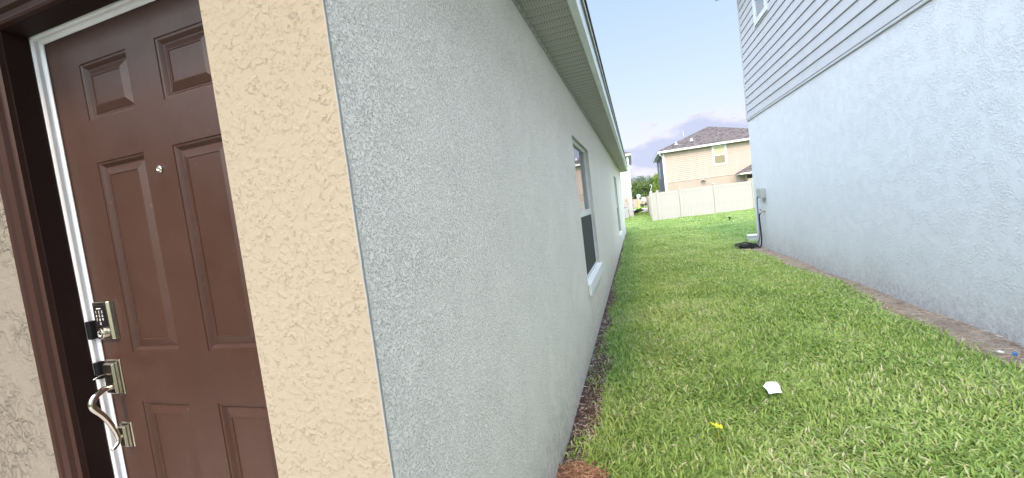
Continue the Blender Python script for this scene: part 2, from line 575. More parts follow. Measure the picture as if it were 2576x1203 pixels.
def side_window(w, par):
    a, b_, c_, d = w
    gx = LX - RD + .02
    mid = (c_ + d) / 2 - .06
    mb = MB()
    fw = .030
    mb.box(gx - .02, gx + .022, a, a + fw, c_, d); mb.box(gx - .02, gx + .022, b_ - fw, b_, c_, d)
    mb.box(gx - .02, gx + .022, a + fw, b_ - fw, d - fw, d); mb.box(gx - .02, gx + .022, a + fw, b_ - fw, c_, c_ + fw)
    f = mb.build('window', M_white, par, bevel=.004)
    mb = MB()
    mb.box(gx - .012, gx + .019, a + fw, b_ - fw, mid - .025, mid + .045)
    mb.build('meeting_rail', M_white, f, bevel=.004)
    mb = MB(); mb.box(gx - .006, gx, a + fw - .004, b_ - fw + .004, mid + .04, d - fw + .004)
    mb.build('pane', M_glass, f)
    mb = MB(); mb.box(gx - .016, gx - .010, a + fw - .004, b_ - fw + .004, c_ + fw - .004, mid - .02)
    mb.build('pane', M_glass, f)
    mb = MB(); mb.box(gx + .012, gx + .016, a + fw - .002, b_ - fw + .002, c_ + fw - .002, mid - .028)
    mb.build('insect_screen', M_screen, f)
    mb = MB()
    mb.prism([(LX - RD + .045, c_ - .02), (LX - RD + .045, c_ + .010), (LX + .028, c_ - .004), (LX + .028, c_ - .12), (LX + .002, c_ - .12), (LX + .002, c_ - .02)],
             'y', a - .03 if False else a - .02, b_ + .05)
    mb.build('sill', M_sill, f, bevel=.006)
    return f
side_window(W1, house_a)
side_window(W2, house_a)

# front pillar, wing wall and wall round the door
PX = -.835
mb = MB(); PT = SOF
mb.quad((PX, FY, -.3), (LX - .0005, FY, -.3), (LX - .0005, FY, PT), (PX, FY, PT))
mb.quad((LX - .0005, FY, -.3), (LX - .0005, FY + .02, -.3), (LX - .0005, FY + .02, PT), (LX - .0005, FY, PT))
mb.quad((PX, FY, -.3), (PX, FY, PT), (PX, .905, PT), (PX, .905, -.3))
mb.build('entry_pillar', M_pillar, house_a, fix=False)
mb = MB()
nb = 70; vv = []; ff = []; rb_ = random.Random(2)
for k in range(nb + 1):
    zz_ = -.3 + (PT + .3) * k / nb; w_ = .0012 + rb_.uniform(-.0008, .0016); q_ = rb_.uniform(0, .0012)
    vv += [(LX - w_, FY - .0008, zz_), (LX + .0008 + q_, FY - .0004, zz_), (LX + .0012 + q_, FY + .0055, zz_), (LX + .0002, FY + .0060, zz_)]
for k in range(nb):
    for e_ in range(3): ff.append((k * 4 + e_, k * 4 + e_ + 1, k * 4 + 5 + e_, k * 4 + 4 + e_))
mb.add(vv, ff)
mb.build('corner_bead', M_bead, house_a)
WY = .815
DX0, DX1, DZ1 = -1.858, -.944, zc(.768)          # door opening
DZ0 = DZ1 - 2.03
mb = MB()
for a, b_, c_, d in holed(-7.5, PX, -.3, SOF, [(DX0 - .02, DX1 + .02, -.4, DZ1 + .02)]):
    mb.quad((a, WY, c_), (b_, WY, c_), (b_, WY, d), (a, WY, d))
mb.build('entry_wall', M_entry, house_a, fix=False)
mb = MB(); mb.box(-3.2, PX - .002, FY + .01, FY + .08, zc(.88), SOF - .002)
mb.build('entry_beam', M_pillar, house_a)
# assumed garage wing out of view, added to keep sky light off the door
mb = MB()
mb.quad((-3.6, WY, -.3), (-3.6, -4.6, -.3), (-3.6, -4.6, SOF), (-3.6, WY, SOF))
mb.quad((-3.6, -4.6, -.3), (-9.6, -4.6, -.3), (-9.6, -4.6, SOF), (-3.6, -4.6, SOF))
mb.build('unseen_garage_wall', M_entry, house_a, fix=False)
mb = MB(); mb.box(-9.9, -3.3, -4.9, .30, SOF + .005, SOF + .15)
mb.build('unseen_garage_eave', M_fascia, house_a)
# soffit above the entry
mb = MB(); mb.box(-7.6, LX + .27, .33, WY + .1, SOF + .01, SOF + .03)
mb.build('entry_soffit', M_soffit, house_a)

# door frame
mb = MB()
mb.box(DX0 - .03, DX0, WY - .004, .875, -.1, DZ1)          # left jamb
mb.box(DX1, DX1 + .03, WY - .004, .98, -.1, DZ1)
mb.box(DX0 - .03, DX1 + .03, WY - .004, .875, DZ1, DZ1 + .03)
jamb = mb.build('door_frame', M_jamb, house_a, bevel=.002)
# brick mould: a moulded casing profile
prof = [(0, 0), (0, .018), (.006, .022), (.010, .022), (.014, .012), (.030, .016), (.036, .028), (.060, .032), (.070, .026), (.076, .034), (.094, .034), (.096, .0)]
mb = MB()
xo = DX0 - .002
n = len(prof)
top = DZ1 + .002
vv = []
for d_, h in prof: vv.append((xo - d_, WY - h, -.15))
for d_, h in prof: vv.append((xo - d_, WY - h, top + d_))
for d_, h in prof: vv.append((DX1 + .002 + d_, WY - h, top + d_))
for d_, h in prof: vv.append((DX1 + .002 + d_, WY - h, -.15))
ff = []
for s_ in range(3):
    for i in range(n - 1):
        ff.append((s_ * n + i, s_ * n + i + 1, (s_ + 1) * n + i + 1, (s_ + 1) * n + i))
mb.add(vv, ff)
mb.build('brick_mould', M_trim, jamb, fix=False)
mb = MB()
wx = DX0 + .003
mb.prism([(DX0 - .02, .876), (wx + .002, .876), (wx + .005, .882), (wx + .003, .890), (wx + .001, .893), (wx + .006, .897), (wx + .012, .900), (wx + .012, .9035), (DX0 - .02, .9035)], 'z', -.1, DZ1)
mb.build('weatherstrip', M_strip, jamb, bevel=.001)
mb = MB()
zt = DZ1 - .003
mb.prism([(.876, DZ1 + .02), (.876, zt - .002), (.882, zt - .005), (.890, zt - .003), (.893, zt - .001), (.897, zt - .006), (.900, zt - .012), (.9035, zt - .012), (.9035, DZ1 + .02)], 'x', DX0 - .02, DX1)
mb.build('weatherstrip', M_strip, jamb, bevel=.001)
# dark strike pockets in the weatherstrip
for za, zb in ((-.262, -.198), (-.405, -.345)):
    mb = MB(); mb.box(wx - .002, wx + .022, .874, .899, zc(za), zc(zb))
    mb.build('strike_pocket', M_black, jamb, bevel=.003)

# door leaf with moulded panels
DYF = .905
cols = [(-1.692, -1.463), (-1.333, -1.104)]
rows = [(zc(.470), zc(.653)), (zc(-.321), zc(.332)), (zc(-1.05), zc(-.494))]
holes = [(c[0], c[1], r[0], r[1]) for c in cols for r in rows]
mb = MB()
dx0, dx1, dz0, dz1 = DX0 + .003, DX1 - .003, DZ0, DZ1 - .003
for a, b_, c_, d in holed(dx0, dx1, dz0, dz1, holes):
    mb.quad((a, DYF, c_), (b_, DYF, c_), (b_, DYF, d), (a, DYF, d))
mb.box(dx0, dx1, DYF + .03, DYF + .045, dz0, dz1)
door = mb.build('front_door', M_door, house_a, fix=False)
door['label'] = 'brown six panel entry door with keypad lock and curved pull handle'
pprof = [(0, 0), (.0015, .003), (.004, .0035), (.008, .004), (.013, .009), (.017, .0135), (.020, .014), (.0215, .0125), (.043, .0035), (.046, .003), (.0475, .0055)]
for (a, b_, c_, d) in holes:
    mb = MB(); vv = []
    for ins, dep_ in pprof:
        vv += [(a + ins, DYF + dep_, c_ + ins), (b_ - ins, DYF + dep_, c_ + ins), (b_ - ins, DYF + dep_, d - ins), (a + ins, DYF + dep_, d - ins)]
    ff = []
    for i in range(len(pprof) - 1):
        for k in range(4):
            ff.append((i * 4 + k, i * 4 + (k + 1) % 4, (i + 1) * 4 + (k + 1) % 4, (i + 1) * 4 + k))
    ff.append(tuple((len(pprof) - 1) * 4 + k for k in range(4)))
    mb.add(vv, ff)
    mb.build('panel', M_door, door, fix=False)
mb = MB(); mb.lathe([(.0125, 0), (.0125, -.003), (.009, -.006), (.006, -.006), (.0055, -.003), (.001, -.003)], (-1.549 * .905, DYF, zc(.297 * .905)), 'y', 20)
mb.build('peephole', M_nickel2, door, smooth=True)

# keypad deadbolt (front face y=KY)
KY = .887
kx0, kx1, kz0, kz1 = -1.827, -1.749, zc(-.265), zc(-.135)
mb = MB()
fr = [(kx0, kz0), (kx1, kz0), (kx1 - .002, kz1), (kx0 + .002, kz1)]
bk = [(kx0 - .002, kz0 - .003), (kx1 + .009, kz0 - .003), (kx1 + .007, kz1 + .002), (kx0 - .001, kz1 + .002)]
md_ = [(kx0 - .001, kz0 - .002), (kx1 + .006, kz0 - .002), (kx1 + .004, kz1 + .001), (kx0, kz1 + .001)]
vv = [(x, KY, z) for x, z in fr] + [(x, KY + .006, z) for x, z in md_] + [(x, DYF - .001, z) for x, z in bk]
ff = [(0, 1, 2, 3)] + [(s_ * 4 + k, s_ * 4 + (k + 1) % 4, s_ * 4 + 4 + (k + 1) % 4, s_ * 4 + 4 + k) for s_ in (0, 1) for k in range(4)]
mb.add(vv, ff)
mb.build('keypad_lock', M_nickel, door, bevel=.002)
mb = MB(); px0, px1, pz0, pz1 = kx0 + .012, kx1 - .014, zc(-.219), zc(-.146)
mb.box(px0, px1, KY - .0022, KY + .002, pz0, pz1)
mb.build('keypad', M_black, door, bevel=.0012)
def text_mesh(s_, size):
    cu = bpy.data.curves.new('digit', 'FONT'); cu.body = s_; cu.size = size
    cu.align_x = 'CENTER'; cu.align_y = 'CENTER'; cu.extrude = .0003; cu.resolution_u = 3
    o = bpy.data.objects.new('tmp', cu)
    me = bpy.data.meshes.new_from_object(o); bpy.data.objects.remove(o); me.name = 'digit'
    me.materials.clear(); me.materials.append(M_ink)
    return me
kw = (px1 - px0)
for i, s_ in enumerate('1234567890'):
    r_, c_ = (i // 3, i % 3) if i < 9 else (3, 1)
    o = bpy.data.objects.new('digit', text_mesh(s_, .0135)); COL.objects.link(o); o.parent = door
    w_ = Vector((px0 + kw * (.2 + .3 * c_), KY - .0030, pz1 - .0225 - .0135 * r_))
    o.location = w_ - origin(door); o.rotation_euler = (math.pi / 2, 0, 0)
mb = MB(); mb.box(px0 + kw * .28, px1 - kw * .28, KY - .003, KY - .002, pz1 - .0115, pz1 - .0085)
mb.build('maker_mark', M_ink, door)
kc = (kx0 + .036, KY, zc(-.243))
mb = MB(); mb.lathe([(.0185, .001), (.0185, -.006), (.0165, -.010), (.0125, -.010), (.0115, -.007), (.0065, -.007), (.006, -.0095), (.001, -.0095)], kc, 'y', 28)
mb.build('key_cylinder', M_nickel2, door, smooth=False, bevel=.0006)
mb = MB(); mb.box(kc[0] - .0008, kc[0] + .0008, KY - .0102, KY - .0090, kc[2] - .0045, kc[2] + .0045)
mb.build('keyway', M_black, door)

# handle set
def stepped(name, x0, x1, z0, z1, y0, par):
    mb = MB()
    lay = [(0, 0), (.002, .0), (.006, .006), (.006, .011), (.012, .012), (.012, .018), (.015, .020), (.015, DYF - y0)]
    lay = [(a_ - .006, b__) for a_, b__ in lay]
    vv = []
    for g, dy in lay:
        vv += [(x0 - g, y0 + dy, z0 - g), (x1 + g, y0 + dy, z0 - g), (x1 + g, y0 + dy, z1 + g), (x0 - g, y0 + dy, z1 + g)]
    ff = [(0, 1, 2, 3)]
    for i in range(len(lay) - 1):
        for k in range(4):
            ff.append((i * 4 + k, i * 4 + (k + 1) % 4, (i + 1) * 4 + (k + 1) % 4, (i + 1) * 4 + k))
    mb.add(vv, ff)
    return mb.build(name, M_nickel, par, bevel=.0008)
stepped('handle_plate', -1.826, -1.772, zc(-.460), zc(-.352), .882, door)
stepped('handle_plate', -1.812, -1.778, zc(-.655), zc(-.582), .884, door)
def bez(pts, n=6):
    out = []
    P = [Vector(p) for p in pts]; P = [P[0] * 2 - P[1]] + P + [P[-1] * 2 - P[-2]]
    for i in range(1, len(P) - 2):
        for k in range(n):
            t_ = k / n
            out.append(.5 * ((2 * P[i]) + (P[i + 1] - P[i - 1]) * t_ + (2 * P[i - 1] - 5 * P[i] + 4 * P[i + 1] - P[i + 2]) * t_ ** 2 + (3 * P[i] - P[i - 1] - 3 * P[i + 1] + P[i + 2]) * t_ ** 3))
    out.append(P[-2]); return out
gp = [(-1.797, .886, -.437), (-1.795, .874, -.435), (-1.793, .857, -.434), (-1.793, .829, -.4518), (-1.793, .824, -.4797), (-1.793, .8446, -.5177), (-1.793, .8616, -.560), (-1.793, .874, -.6085), (-1.793, .870, -.632), (-1.793, .852, -.6468)]
path = bez([(x, y, zc(z)) for x, y, z in gp], 5)
rad = [(.0075 + .0028 * math.sin(math.pi * min(1, i / len(path) * 1.5))) if i < len(path) * .8 else .0075 - .001 * (i / len(path)) for i in range(len(path))]
mb = MB(); mb.tube(path, rad, 14)
mb.tube([(-1.794, .870, zc(-.615)), (-1.794, .888, zc(-.615))], .007, 12)
mb.build('grip', M_nickel2, door, smooth=True)
mb = MB()
tp = bez([(-1.797, .884, zc(-.392)), (-1.797, .870, zc(-.383)), (-1.797, .853, zc(-.382)), (-1.798, .838, zc(-.390))], 5)
vv = []
for i, p in enumerate(tp):
    w = .006 + .010 * math.sin(math.pi * (i / (len(tp) - 1)) ** .7) if i < len(tp) - 1 else .005
    vv += [(p.x - w, p.y, p.z - .0016), (p.x + w, p.y, p.z - .0016), (p.x + w, p.y, p.z + .0016), (p.x - w, p.y, p.z + .0016)]
ff = [(0, 1, 2, 3), tuple(len(vv) - 4 + k for k in (3, 2, 1, 0))]
for i in range(len(tp) - 1):
    for k in range(4): ff.append((i * 4 + k, i * 4 + (k + 1) % 4, i * 4 + 4 + (k + 1) % 4, i * 4 + 4 + k))
mb.add(vv, ff); mb.build('thumb_latch', M_nickel2, door, bevel=.001)

for q in house_a.children:      # the front face stands square to the street, the side wall runs a third of a degree off
    if q.name.split('.')[0] in ('entry_pillar', 'corner_bead', 'entry_wall', 'entry_beam', 'entry_soffit', 'door_frame', 'front_door'):
        q.rotation_euler = (0, 0, -TH)

# eave of the side wall: soffit panels, fascia, roof
OV = .30
FX = LX + OV
REAR = END + .42
P0 = .05
npan = int((REAR - P0) / .3)
mb = MB()
for k in range(3):
    y = k * .1
    mb.add([(0, y, .0), (OV, y, .0), (OV, y + .018, .007), (0, y + .018, .007), (0, y + .030, .007), (OV, y + .030, .007), (OV, y + .045, 0), (0, y + .045, 0), (0, y + .0985, 0), (OV, y + .0985, 0), (OV, y + .0985, .006), (0, y + .0985, .006)],
           [(0, 1, 2, 3), (3, 2, 5, 4), (4, 5, 6, 7), (7, 6, 9, 8), (8, 9, 10, 11)])
pan = mb.build('soffit_panel', M_soffit, house_a, loc=(0, 0, 0), fix=False)
pan.location = Vector((LX, P0, SOF)) - piv
for i in range(1, npan):
    copy_piece(pan, dy=.3 * i)
mb = MB(); mb.box(LX + .002, LX + .016, P0, END, SOF - .022, SOF - .003)
mb.build('soffit_channel', M_soffit, house_a)
mb = MB()
mb.box(FX, FX + .018, P0, REAR, SOF - .008, SOF + .15)
mb.box(FX - .03, FX, P0, REAR, SOF - .008, SOF - .002)
mb.box(LX - 11, FX + .018, REAR, REAR + .018, SOF - .008, SOF + .15)
mb.build('fascia', M_fascia, house_a, bevel=.003)
mb = MB()
mb.prism([(FX - .01, SOF + .151), (FX + .030, SOF + .151), (FX + .034, SOF + .118), (FX + .0365, SOF + .118), (FX + .034, SOF + .158), (FX - .01, SOF + .158)], 'y', P0, REAR + .02)
mb.build('drip_edge', M_fascia, house_a)
# roof, a hip with a thick shingle edge
rx0, rx1, ry0, ry1 = LX - 11.3, FX + .045, P0 - .02, REAR + .05
zr = SOF + .160
hw = (rx1 - rx0) / 2
rz_ = zr + hw * .42
mb = MB()
A = [(rx0, ry0, zr), (rx1, ry0, zr), (rx1, ry1, zr), (rx0, ry1, zr)]
Bt = [(x, y, z + .028) for x, y, z in A]
rd = [((rx0 + rx1) / 2, ry0 + hw, rz_), ((rx0 + rx1) / 2, ry1 - hw, rz_)]
mb.add(A + Bt + rd, [(0, 3, 2, 1), (0, 1, 5, 4), (1, 2, 6, 5), (2, 3, 7, 6), (3, 0, 4, 7), (4, 5, 8), (5, 6, 9, 8), (6, 7, 9), (7, 4, 8, 9)])
mb.build('roof', M_shingle, house_a)
# entry step slab
mb = MB(); mb.box(-6, LX - .05, -1.6, WY, -.05, zc(-1.27) - .02)
o = mb.build('entry_slab', M_conc, house_a, bevel=.01)

# ------------------------------------------------------------------ pale blue house (right, two storeys)
RX = 2.600
CY = 10.33
BZ = zc(1.376)
house_b = empty('blue_house', (RX, CY, 0), 'two storey pale blue house with stucco below and lap siding above', 'house')
mb = MB()
EZ = zc(4.26)
mb.quad((RX, -6, -.35), (RX, CY, -.35), (RX, CY, BZ), (RX, -6, BZ))
mb.quad((RX, CY, -.35), (RX + 12, CY, -.35), (RX + 12, CY, BZ), (RX, CY, BZ))
mb.build('stucco_wall', M_blue, house_b, fix=False)
mb = MB()
mb.quad((RX + .004, -6, BZ), (RX + .004, CY, BZ), (RX + .004, CY, EZ), (RX + .004, -6, EZ))
mb.quad((RX, CY, BZ), (RX + 12, CY, BZ), (RX + 12, CY, EZ), (RX, CY, EZ))
mb.build('upper_wall', M_plank_b, house_b, fix=False)
mb = MB()
mb.prism([(RX + .003, BZ - .004), (RX - .016, BZ - .004), (RX - .020, BZ + .002), (RX - .020, BZ + .028), (RX + .003, BZ + .034)], 'y', -6, CY + .01)
mb.build('belt_trim', M_plank_b, house_b)
ex = .1555
z = BZ + .036
mb = MB()
mb.prism([(RX + .002, 0), (RX - .019, 0), (RX - .021, .004), (RX - .021, .010), (RX - .006, ex - .004), (RX + .002, ex - .004)], 'y', -6, CY - .06)
pl = mb.build('plank', M_plank_b, house_b, loc=(RX, CY, 0))
pl.location = (0, 0, z)
k = 1
while z + ex * k + ex < EZ:
    copy_piece(pl, dz=ex * k); k += 1
mb = MB(); mb.box(RX - .026, RX + .01, CY - .06, CY + .012, BZ + .03, EZ)
mb.build('corner_board', M_plank_b, house_b, bevel=.004)
def trim_window(par, x, y0, y1, z0, z1, side, tw=.09, blinds=None, name='window', dr=-1):
    """window with proud trim; side 'x': wall faces -x at x; side 'y': wall faces -y at y=x"""
    def B(mb, a, b_, c_, d, p0, p1):
        if side == 'x': mb.box(x - p1, x - p0, a, b_, c_, d)
        else: mb.box(a, b_, x - p1, x - p0, c_, d)
    mb = MB()
    B(mb, y0, y0 + tw, z0, z1, 0, .045); B(mb, y1 - tw, y1, z0, z1, 0, .045)
    B(mb, y0 + tw, y1 - tw, z1 - tw, z1, 0, .045); B(mb, y0 + tw, y1 - tw, z0, z0 + tw, 0, .045)
    f = mb.build(name, M_white, par, bevel=.004)
    mb = MB(); zm = (z0 + z1) / 2
    s_ = .035
    B(mb, y0 + tw, y0 + tw + s_, z0 + tw, z1 - tw, 0, .036); B(mb, y1 - tw - s_, y1 - tw, z0 + tw, z1 - tw, 0, .036)
    B(mb, y0 + tw + s_, y1 - tw - s_, zm - .03, zm + .03, 0, .036)
    mb.build('sash', M_white, f)
    mats = blinds or (M_glass, M_glass)
    for (a, b_), m in zip(((z0 + tw, zm - .03), (zm + .03, z1 - tw)), mats):
        mb = MB(); B(mb, y0 + tw + s_, y1 - tw - s_, a, b_, 0, .026); mb.build('pane', m, f)
    return f
trim_window(house_b, RX, 8.46, 9.22, zc(3.0), zc(3.95), 'x', .10)
mb = MB(); ov = .36
mb.box(RX - ov, RX + 12 + ov, -6, CY + ov, EZ, EZ + .02)
mb.build('soffit', M_white, house_b)
mb = MB()
mb.box(RX - ov - .018, RX - ov, -6, CY + ov, EZ - .005, EZ + .16); mb.box(RX - ov - .018, RX + 12, CY + ov, CY + ov + .018, EZ - .005, EZ + .16)
mb.build('fascia', M_white, house_b)
mb = MB(); zb = EZ + .165
mb.add([(RX - ov - .03, -6, zb), (RX + 12, -6, zb), (RX + 12, CY + ov + .03, zb), (RX - ov - .03, CY + ov + .03, zb), (RX + 6, 0, zb + 2.4), (RX + 6, CY - 6, zb + 2.4)],
       [(0, 3, 2, 1), (0, 1, 4), (1, 2, 5, 4), (2, 3, 5), (3, 0, 4, 5)])
mb.build('roof', M_shingle, house_b)

# things on the blue wall near its corner
bx = empty('disconnect_box', (RX, 9.6, zc(-.33)), 'grey electrical box mounted on the blue wall above the hose tap', 'electrical box')
mb = MB(); mb.box(RX - .105, RX - .001, 9.46, 9.66, zc(-.335), zc(-.145)); mb.build('case', M_metal, bx, bevel=.006)
mb = MB(); mb.box(RX - .118, RX - .1055, 9.455, 9.665, zc(-.30), zc(-.135)); mb.box(RX - .125, RX - .106, 9.64, 9.67, zc(-.19), zc(-.17)); mb.build('cover', M_metal, bx, bevel=.004)
mb = MB()
wp = bez([(RX - .06, 9.66, zc(-.29)), (RX - .065, 9.74, zc(-.285)), (RX - .075, 9.80, zc(-.33)), (RX - .08, 9.82, zc(-.5)), (RX - .06, 9.88, zc(-.85)), (RX - .045, 9.95, zc(-1.15)), (RX - .06, 10.05, zc(-1.33)), (RX - .09, 10.12, zc(-1.44))], 6)
mb.tube(wp, .016, 10); mb.build('conduit', M_bluegrey, bx, smooth=True)
mb = MB(); mb.tube(wp[1:10], .0195, 10); mb.build('conduit_elbow', M_black, bx, smooth=True)
tp_ = empty('hose_tap', (RX, 9.62, zc(-.64)), 'small brass hose tap sticking out of the blue wall', 'tap')
mb = MB(); mb.tube([(RX, 9.62, zc(-.625)), (RX - .07, 9.62, zc(-.63))], .012, 10); mb.lathe([(.026, 0), (.026, -.006)], (RX, 9.62, zc(-.625)), 'x', 14)
mb.tube([(RX - .06, 9.62, zc(-.63)), (RX - .085, 9.63, zc(-.66))], .011, 10)
mb.build('spout', M_brass, tp_, smooth=True)
mb = MB(); mb.tube([(RX - .055, 9.62, zc(-.62)), (RX - .075, 9.64, zc(-.585))], .005, 8); mb.tube([(RX - .078, 9.60, zc(-.585)), (RX - .072, 9.69, zc(-.58))], .008, 8)
mb.build('handle', M_black, tp_)
mb = MB()
hp = [(RX - .085, 9.63, zc(-.66)), (RX - .10, 9.66, zc(-.70)), (RX - .085, 9.72, zc(-.80)), (RX - .075, 9.74, zc(-1.0)), (RX - .07, 9.74, zc(-1.2)), (RX - .09, 9.74, zc(-1.36)), (RX - .15, 9.76, zc(-1.41)), (RX - .28, 9.80, zc(-1.415))]
mb.tube(bez(hp, 6), .0125, 10)
for j, (cx_, cy_, a_, b_) in enumerate([(2.36, 10.15, .20, .34), (2.38, 10.22, .23, .42), (2.33, 10.10, .17, .30), (2.40, 10.3, .20, .45), (2.30, 10.2, .24, .33)]):
    pts = []
    for k in range(26):
        an = 2 * math.pi * k / 24 + j
        x = cx_ + .8 * a_ * math.cos(an); y = cy_ + .8 * b_ * math.sin(an)
        pts.append((x, y, max(G(x, y), 0) + .03 + .011 * j + .008 * math.sin(3 * an + j)))
    mb.tube(pts, .0125, 8)
tag(mb.build('garden_hose', M_black, None, smooth=True, loc=(2.4, 10.1, 0)), 'black garden hose hanging from the tap and coiled on the ground', 'hose')
vb = empty('utility_box', (2.80, 11.3, 0), 'small white utility box on the ground just past the blue corner', 'utility box')
mb = MB(); mb.box(2.66, 3.05, 11.2, 11.5, -.02, .13); mb.build('body', M_white, vb, bevel=.01)
mb = MB(); mb.box(2.645, 3.065, 11.185, 11.515, .13, .16); mb.build('lid', M_white, vb, bevel=.008)

# ------------------------------------------------------------------ vinyl fence
fence = empty('vinyl_fence', (1.42, 26.4, -.17), 'almond vinyl privacy fence standing in front of the beige house', 'fence')
FL = Vector((1.42, 26.4, 0)); FR = Vector((7.03, 28.0, 0))
fd = (FR - FL).normalized(); fang = math.atan2(fd.y, fd.x)
pk_me = None
def put(name, me, m, p, ang, par, sc=(1, 1, 1)):
    o = bpy.data.objects.new(name, me); COL.objects.link(o); o.parent = par
    o.location = Vector(p) - origin(par); o.rotation_euler = (0, 0, ang); o.scale = sc
    return o
def unit_mesh(name, x0, x1, y0, y1, z0, z1, m, bev=0):
    mb = MB(); mb.box(x0, x1, y0, y1, z0, z1)
    o = mb.build(name, m, None, loc=(0, 0, 0)); me = o.data
    bpy.data.objects.remove(o); return me
picket_m = unit_mesh('picket', 0, .166, -.016, .016, 0, 1.0, M_fence)
def fence_run(A, B, h, par, posts=True, ztop=None, zb=None, first=True, last=True):
    d = (B - A); L = d.length; d.normalize(); ang = math.atan2(d.y, d.x)
    zA = G(A.x, A.y); zB = G(B.x, B.y)
    zz = min(zA, zB) - .03
    n_ = max(1, int(round((L - .13) / .1745)))
    for i in range(n_):
        p = A + d * (.065 + (L - .13) * i / n_)
        wq = (L - .13) / n_ - .007
        put('picket', picket_m, M_fence, (p.x, p.y, zz + .09), ang, par, (wq / .166, 1, h - .10 - .12))
    for z0, z1 in ((zz + .02, zz + .13), (zz + h - .14, zz + h)):
        mb = MB()
        mb.bar(Vector((A.x, A.y, (z0 + z1) / 2)) + d * .06, Vector((B.x, B.y, (z0 + z1) / 2)) - d * .06, .05, z1 - z0)
        mb.build('rail', M_fence, par)
    for q, fl in ((A, first), (B, last)):
        if not fl: continue
        mb = MB(); zt_ = zz + h + .07
        mb.bar((q.x, q.y, zz - .1), (q.x, q.y, zt_), .125, .125, up=(d.x, d.y, 0))
        po = mb.build('post', M_fence, par, bevel=.008)
        mb = MB(); mb.bar((q.x, q.y, zt_), (q.x, q.y, zt_ + .02), .15, .15, up=(d.x, d.y, 0))
        e1 = .075; s1 = Vector((-d.y, d.x, 0))
        c4 = [Vector((q.x, q.y, zt_ + .02)) + d * a * e1 + s1 * b_ * e1 for a, b_ in ((-1, -1), (1, -1), (1, 1), (-1, 1))]
        mb.add(c4 + [Vector((q.x, q.y, zt_ + .06))], [(0, 1, 4), (1, 2, 4), (2, 3, 4), (3, 0, 4)])
        mb.build('post_cap', M_fence, po)
y_ = lambda r_, yy_: Vector((r_ * yy_, yy_, 0))
Pq = [FL + fd * s_ for s_ in (0, 1.38, 3.48, 5.83, 8.0, 10.2)]
for i in range(len(Pq) - 1):
    fence_run(Pq[i], Pq[i + 1], 1.78, fence, first=(i == 0))
# side run going away, the first panel full height, then a stepped panel, then lower
cA = Vector((1.08, 26.55, 0))
fence_run(cA, FL - fd * 0, 1.80, fence, first=False, last=False)
sq = [Vector((1.08 + .42 * s_ / 22, 26.55 + s_, 0)) for s_ in (0, 2.0, 4.0, 6.2, 8.6, 11, 13.4, 15.8, 18.2, 20.6, 22.4)]
hh = [1.80, 1.66] + [1.52] * 8
for i in range(len(sq) - 1):
    fence_run(sq[i], sq[i + 1], hh[i], fence, first=(i == 0))

# ------------------------------------------------------------------ far two-storey houses
GZ = -.22
def far_house(name, label, X0, X1, Y0, Y1, mfront, mside_planks, mstucco, corner, eave, belt, apex, ovh, sidevis, plank_front):
    root = empty(name, (X0 if sidevis == 'left' else X1, Y0, GZ), label, 'house')
    mb = MB(); mb.box(X0, X1, Y0, Y1, GZ - .3, belt); mb.build('lower_wall', mstucco, root)
    mb = MB(); mb.box(X0 + .01, X1 - .01, Y0 + .01, Y1, belt, eave - .12); mb.build('upper_wall', plank_front, root)
    n_ = int((eave - .10 - belt) / .165)
    mb = MB(); mb.prism([(Y0 + .011, 0), (Y0 - .022, 0), (Y0 - .022, .012), (Y0 + .004, .150), (Y0 + .011, .150)], 'x', X0 + .02, X1 - .02)
    p = mb.build('plank', plank_front, root, loc=(root.location.x, Y0, 0)); p.location = (0, 0, belt + .02 - GZ)
    for k in range(1, n_): copy_piece(p, dz=.165 * k)
    sx = X0 if sidevis == 'left' else X1; sg = -1 if sidevis == 'left' else 1
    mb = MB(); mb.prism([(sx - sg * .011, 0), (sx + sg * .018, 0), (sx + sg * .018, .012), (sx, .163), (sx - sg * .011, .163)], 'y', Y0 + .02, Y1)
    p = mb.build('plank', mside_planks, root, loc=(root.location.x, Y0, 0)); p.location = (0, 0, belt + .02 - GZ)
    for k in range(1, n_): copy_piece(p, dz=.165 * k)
    if mside_planks is not plank_front:
        nl = int((belt - GZ) / .165)
        for k in range(1, nl): copy_piece(p, dz=-.165 * k)
    mb = MB(); mb.box(X0, X1, Y0 - .022, Y0 - .001, belt - .02, belt + .018); mb.build('belt_trim', mstucco, root)
    for cx_ in (X0, X1):
        mb = MB(); a = cx_ - .03 if cx_ == X0 else cx_ - .10
        mb.box(a, a + .13, Y0 - .034, Y0 + .10, belt - .9 if cx_ == X0 else belt, eave - .12); mb.build('corner_board', corner, root)
    mb = MB(); mb.box(X0 - ovh, X1 + ovh, Y0 - ovh, Y1 + ovh, eave - .13, eave - .11); mb.build('soffit', M_metal, root)
    mb = MB()
    e0, e1, e2, e3 = X0 - ovh, X1 + ovh, Y0 - ovh, Y1 + ovh
    mb.box(e0, e1, e2 - .05, e2, eave - .15, eave + .03); mb.box(e0 - .05, e0, e2 - .05, e3, eave - .15, eave + .03); mb.box(e1, e1 + .05, e2 - .05, e3, eave - .15, eave + .03)
    mb.build('fascia', M_white, root, bevel=.01)
    mb = MB(); c8 = [(e0 - .06, e2 - .06), (e1 + .06, e2 - .06), (e1 + .06, e3 + .06), (e0 - .06, e3 + .06)]
    vv = [(x, y, eave + .03) for x, y in c8] + [(x, y, eave + .055) for x, y in c8] + [apex, (apex[0] + .02, apex[1] + .02, apex[2])]
    mb.add(vv, [(0, 3, 2, 1), (0, 1, 5, 4), (1, 2, 6, 5), (2, 3, 7, 6), (3, 0, 4, 7), (4, 5, 9, 8), (5, 6, 9), (6, 7, 8, 9), (7, 4, 8)])
    mb.build('roof', M_shingle, root)
    return root
E_ = zc(3.65)
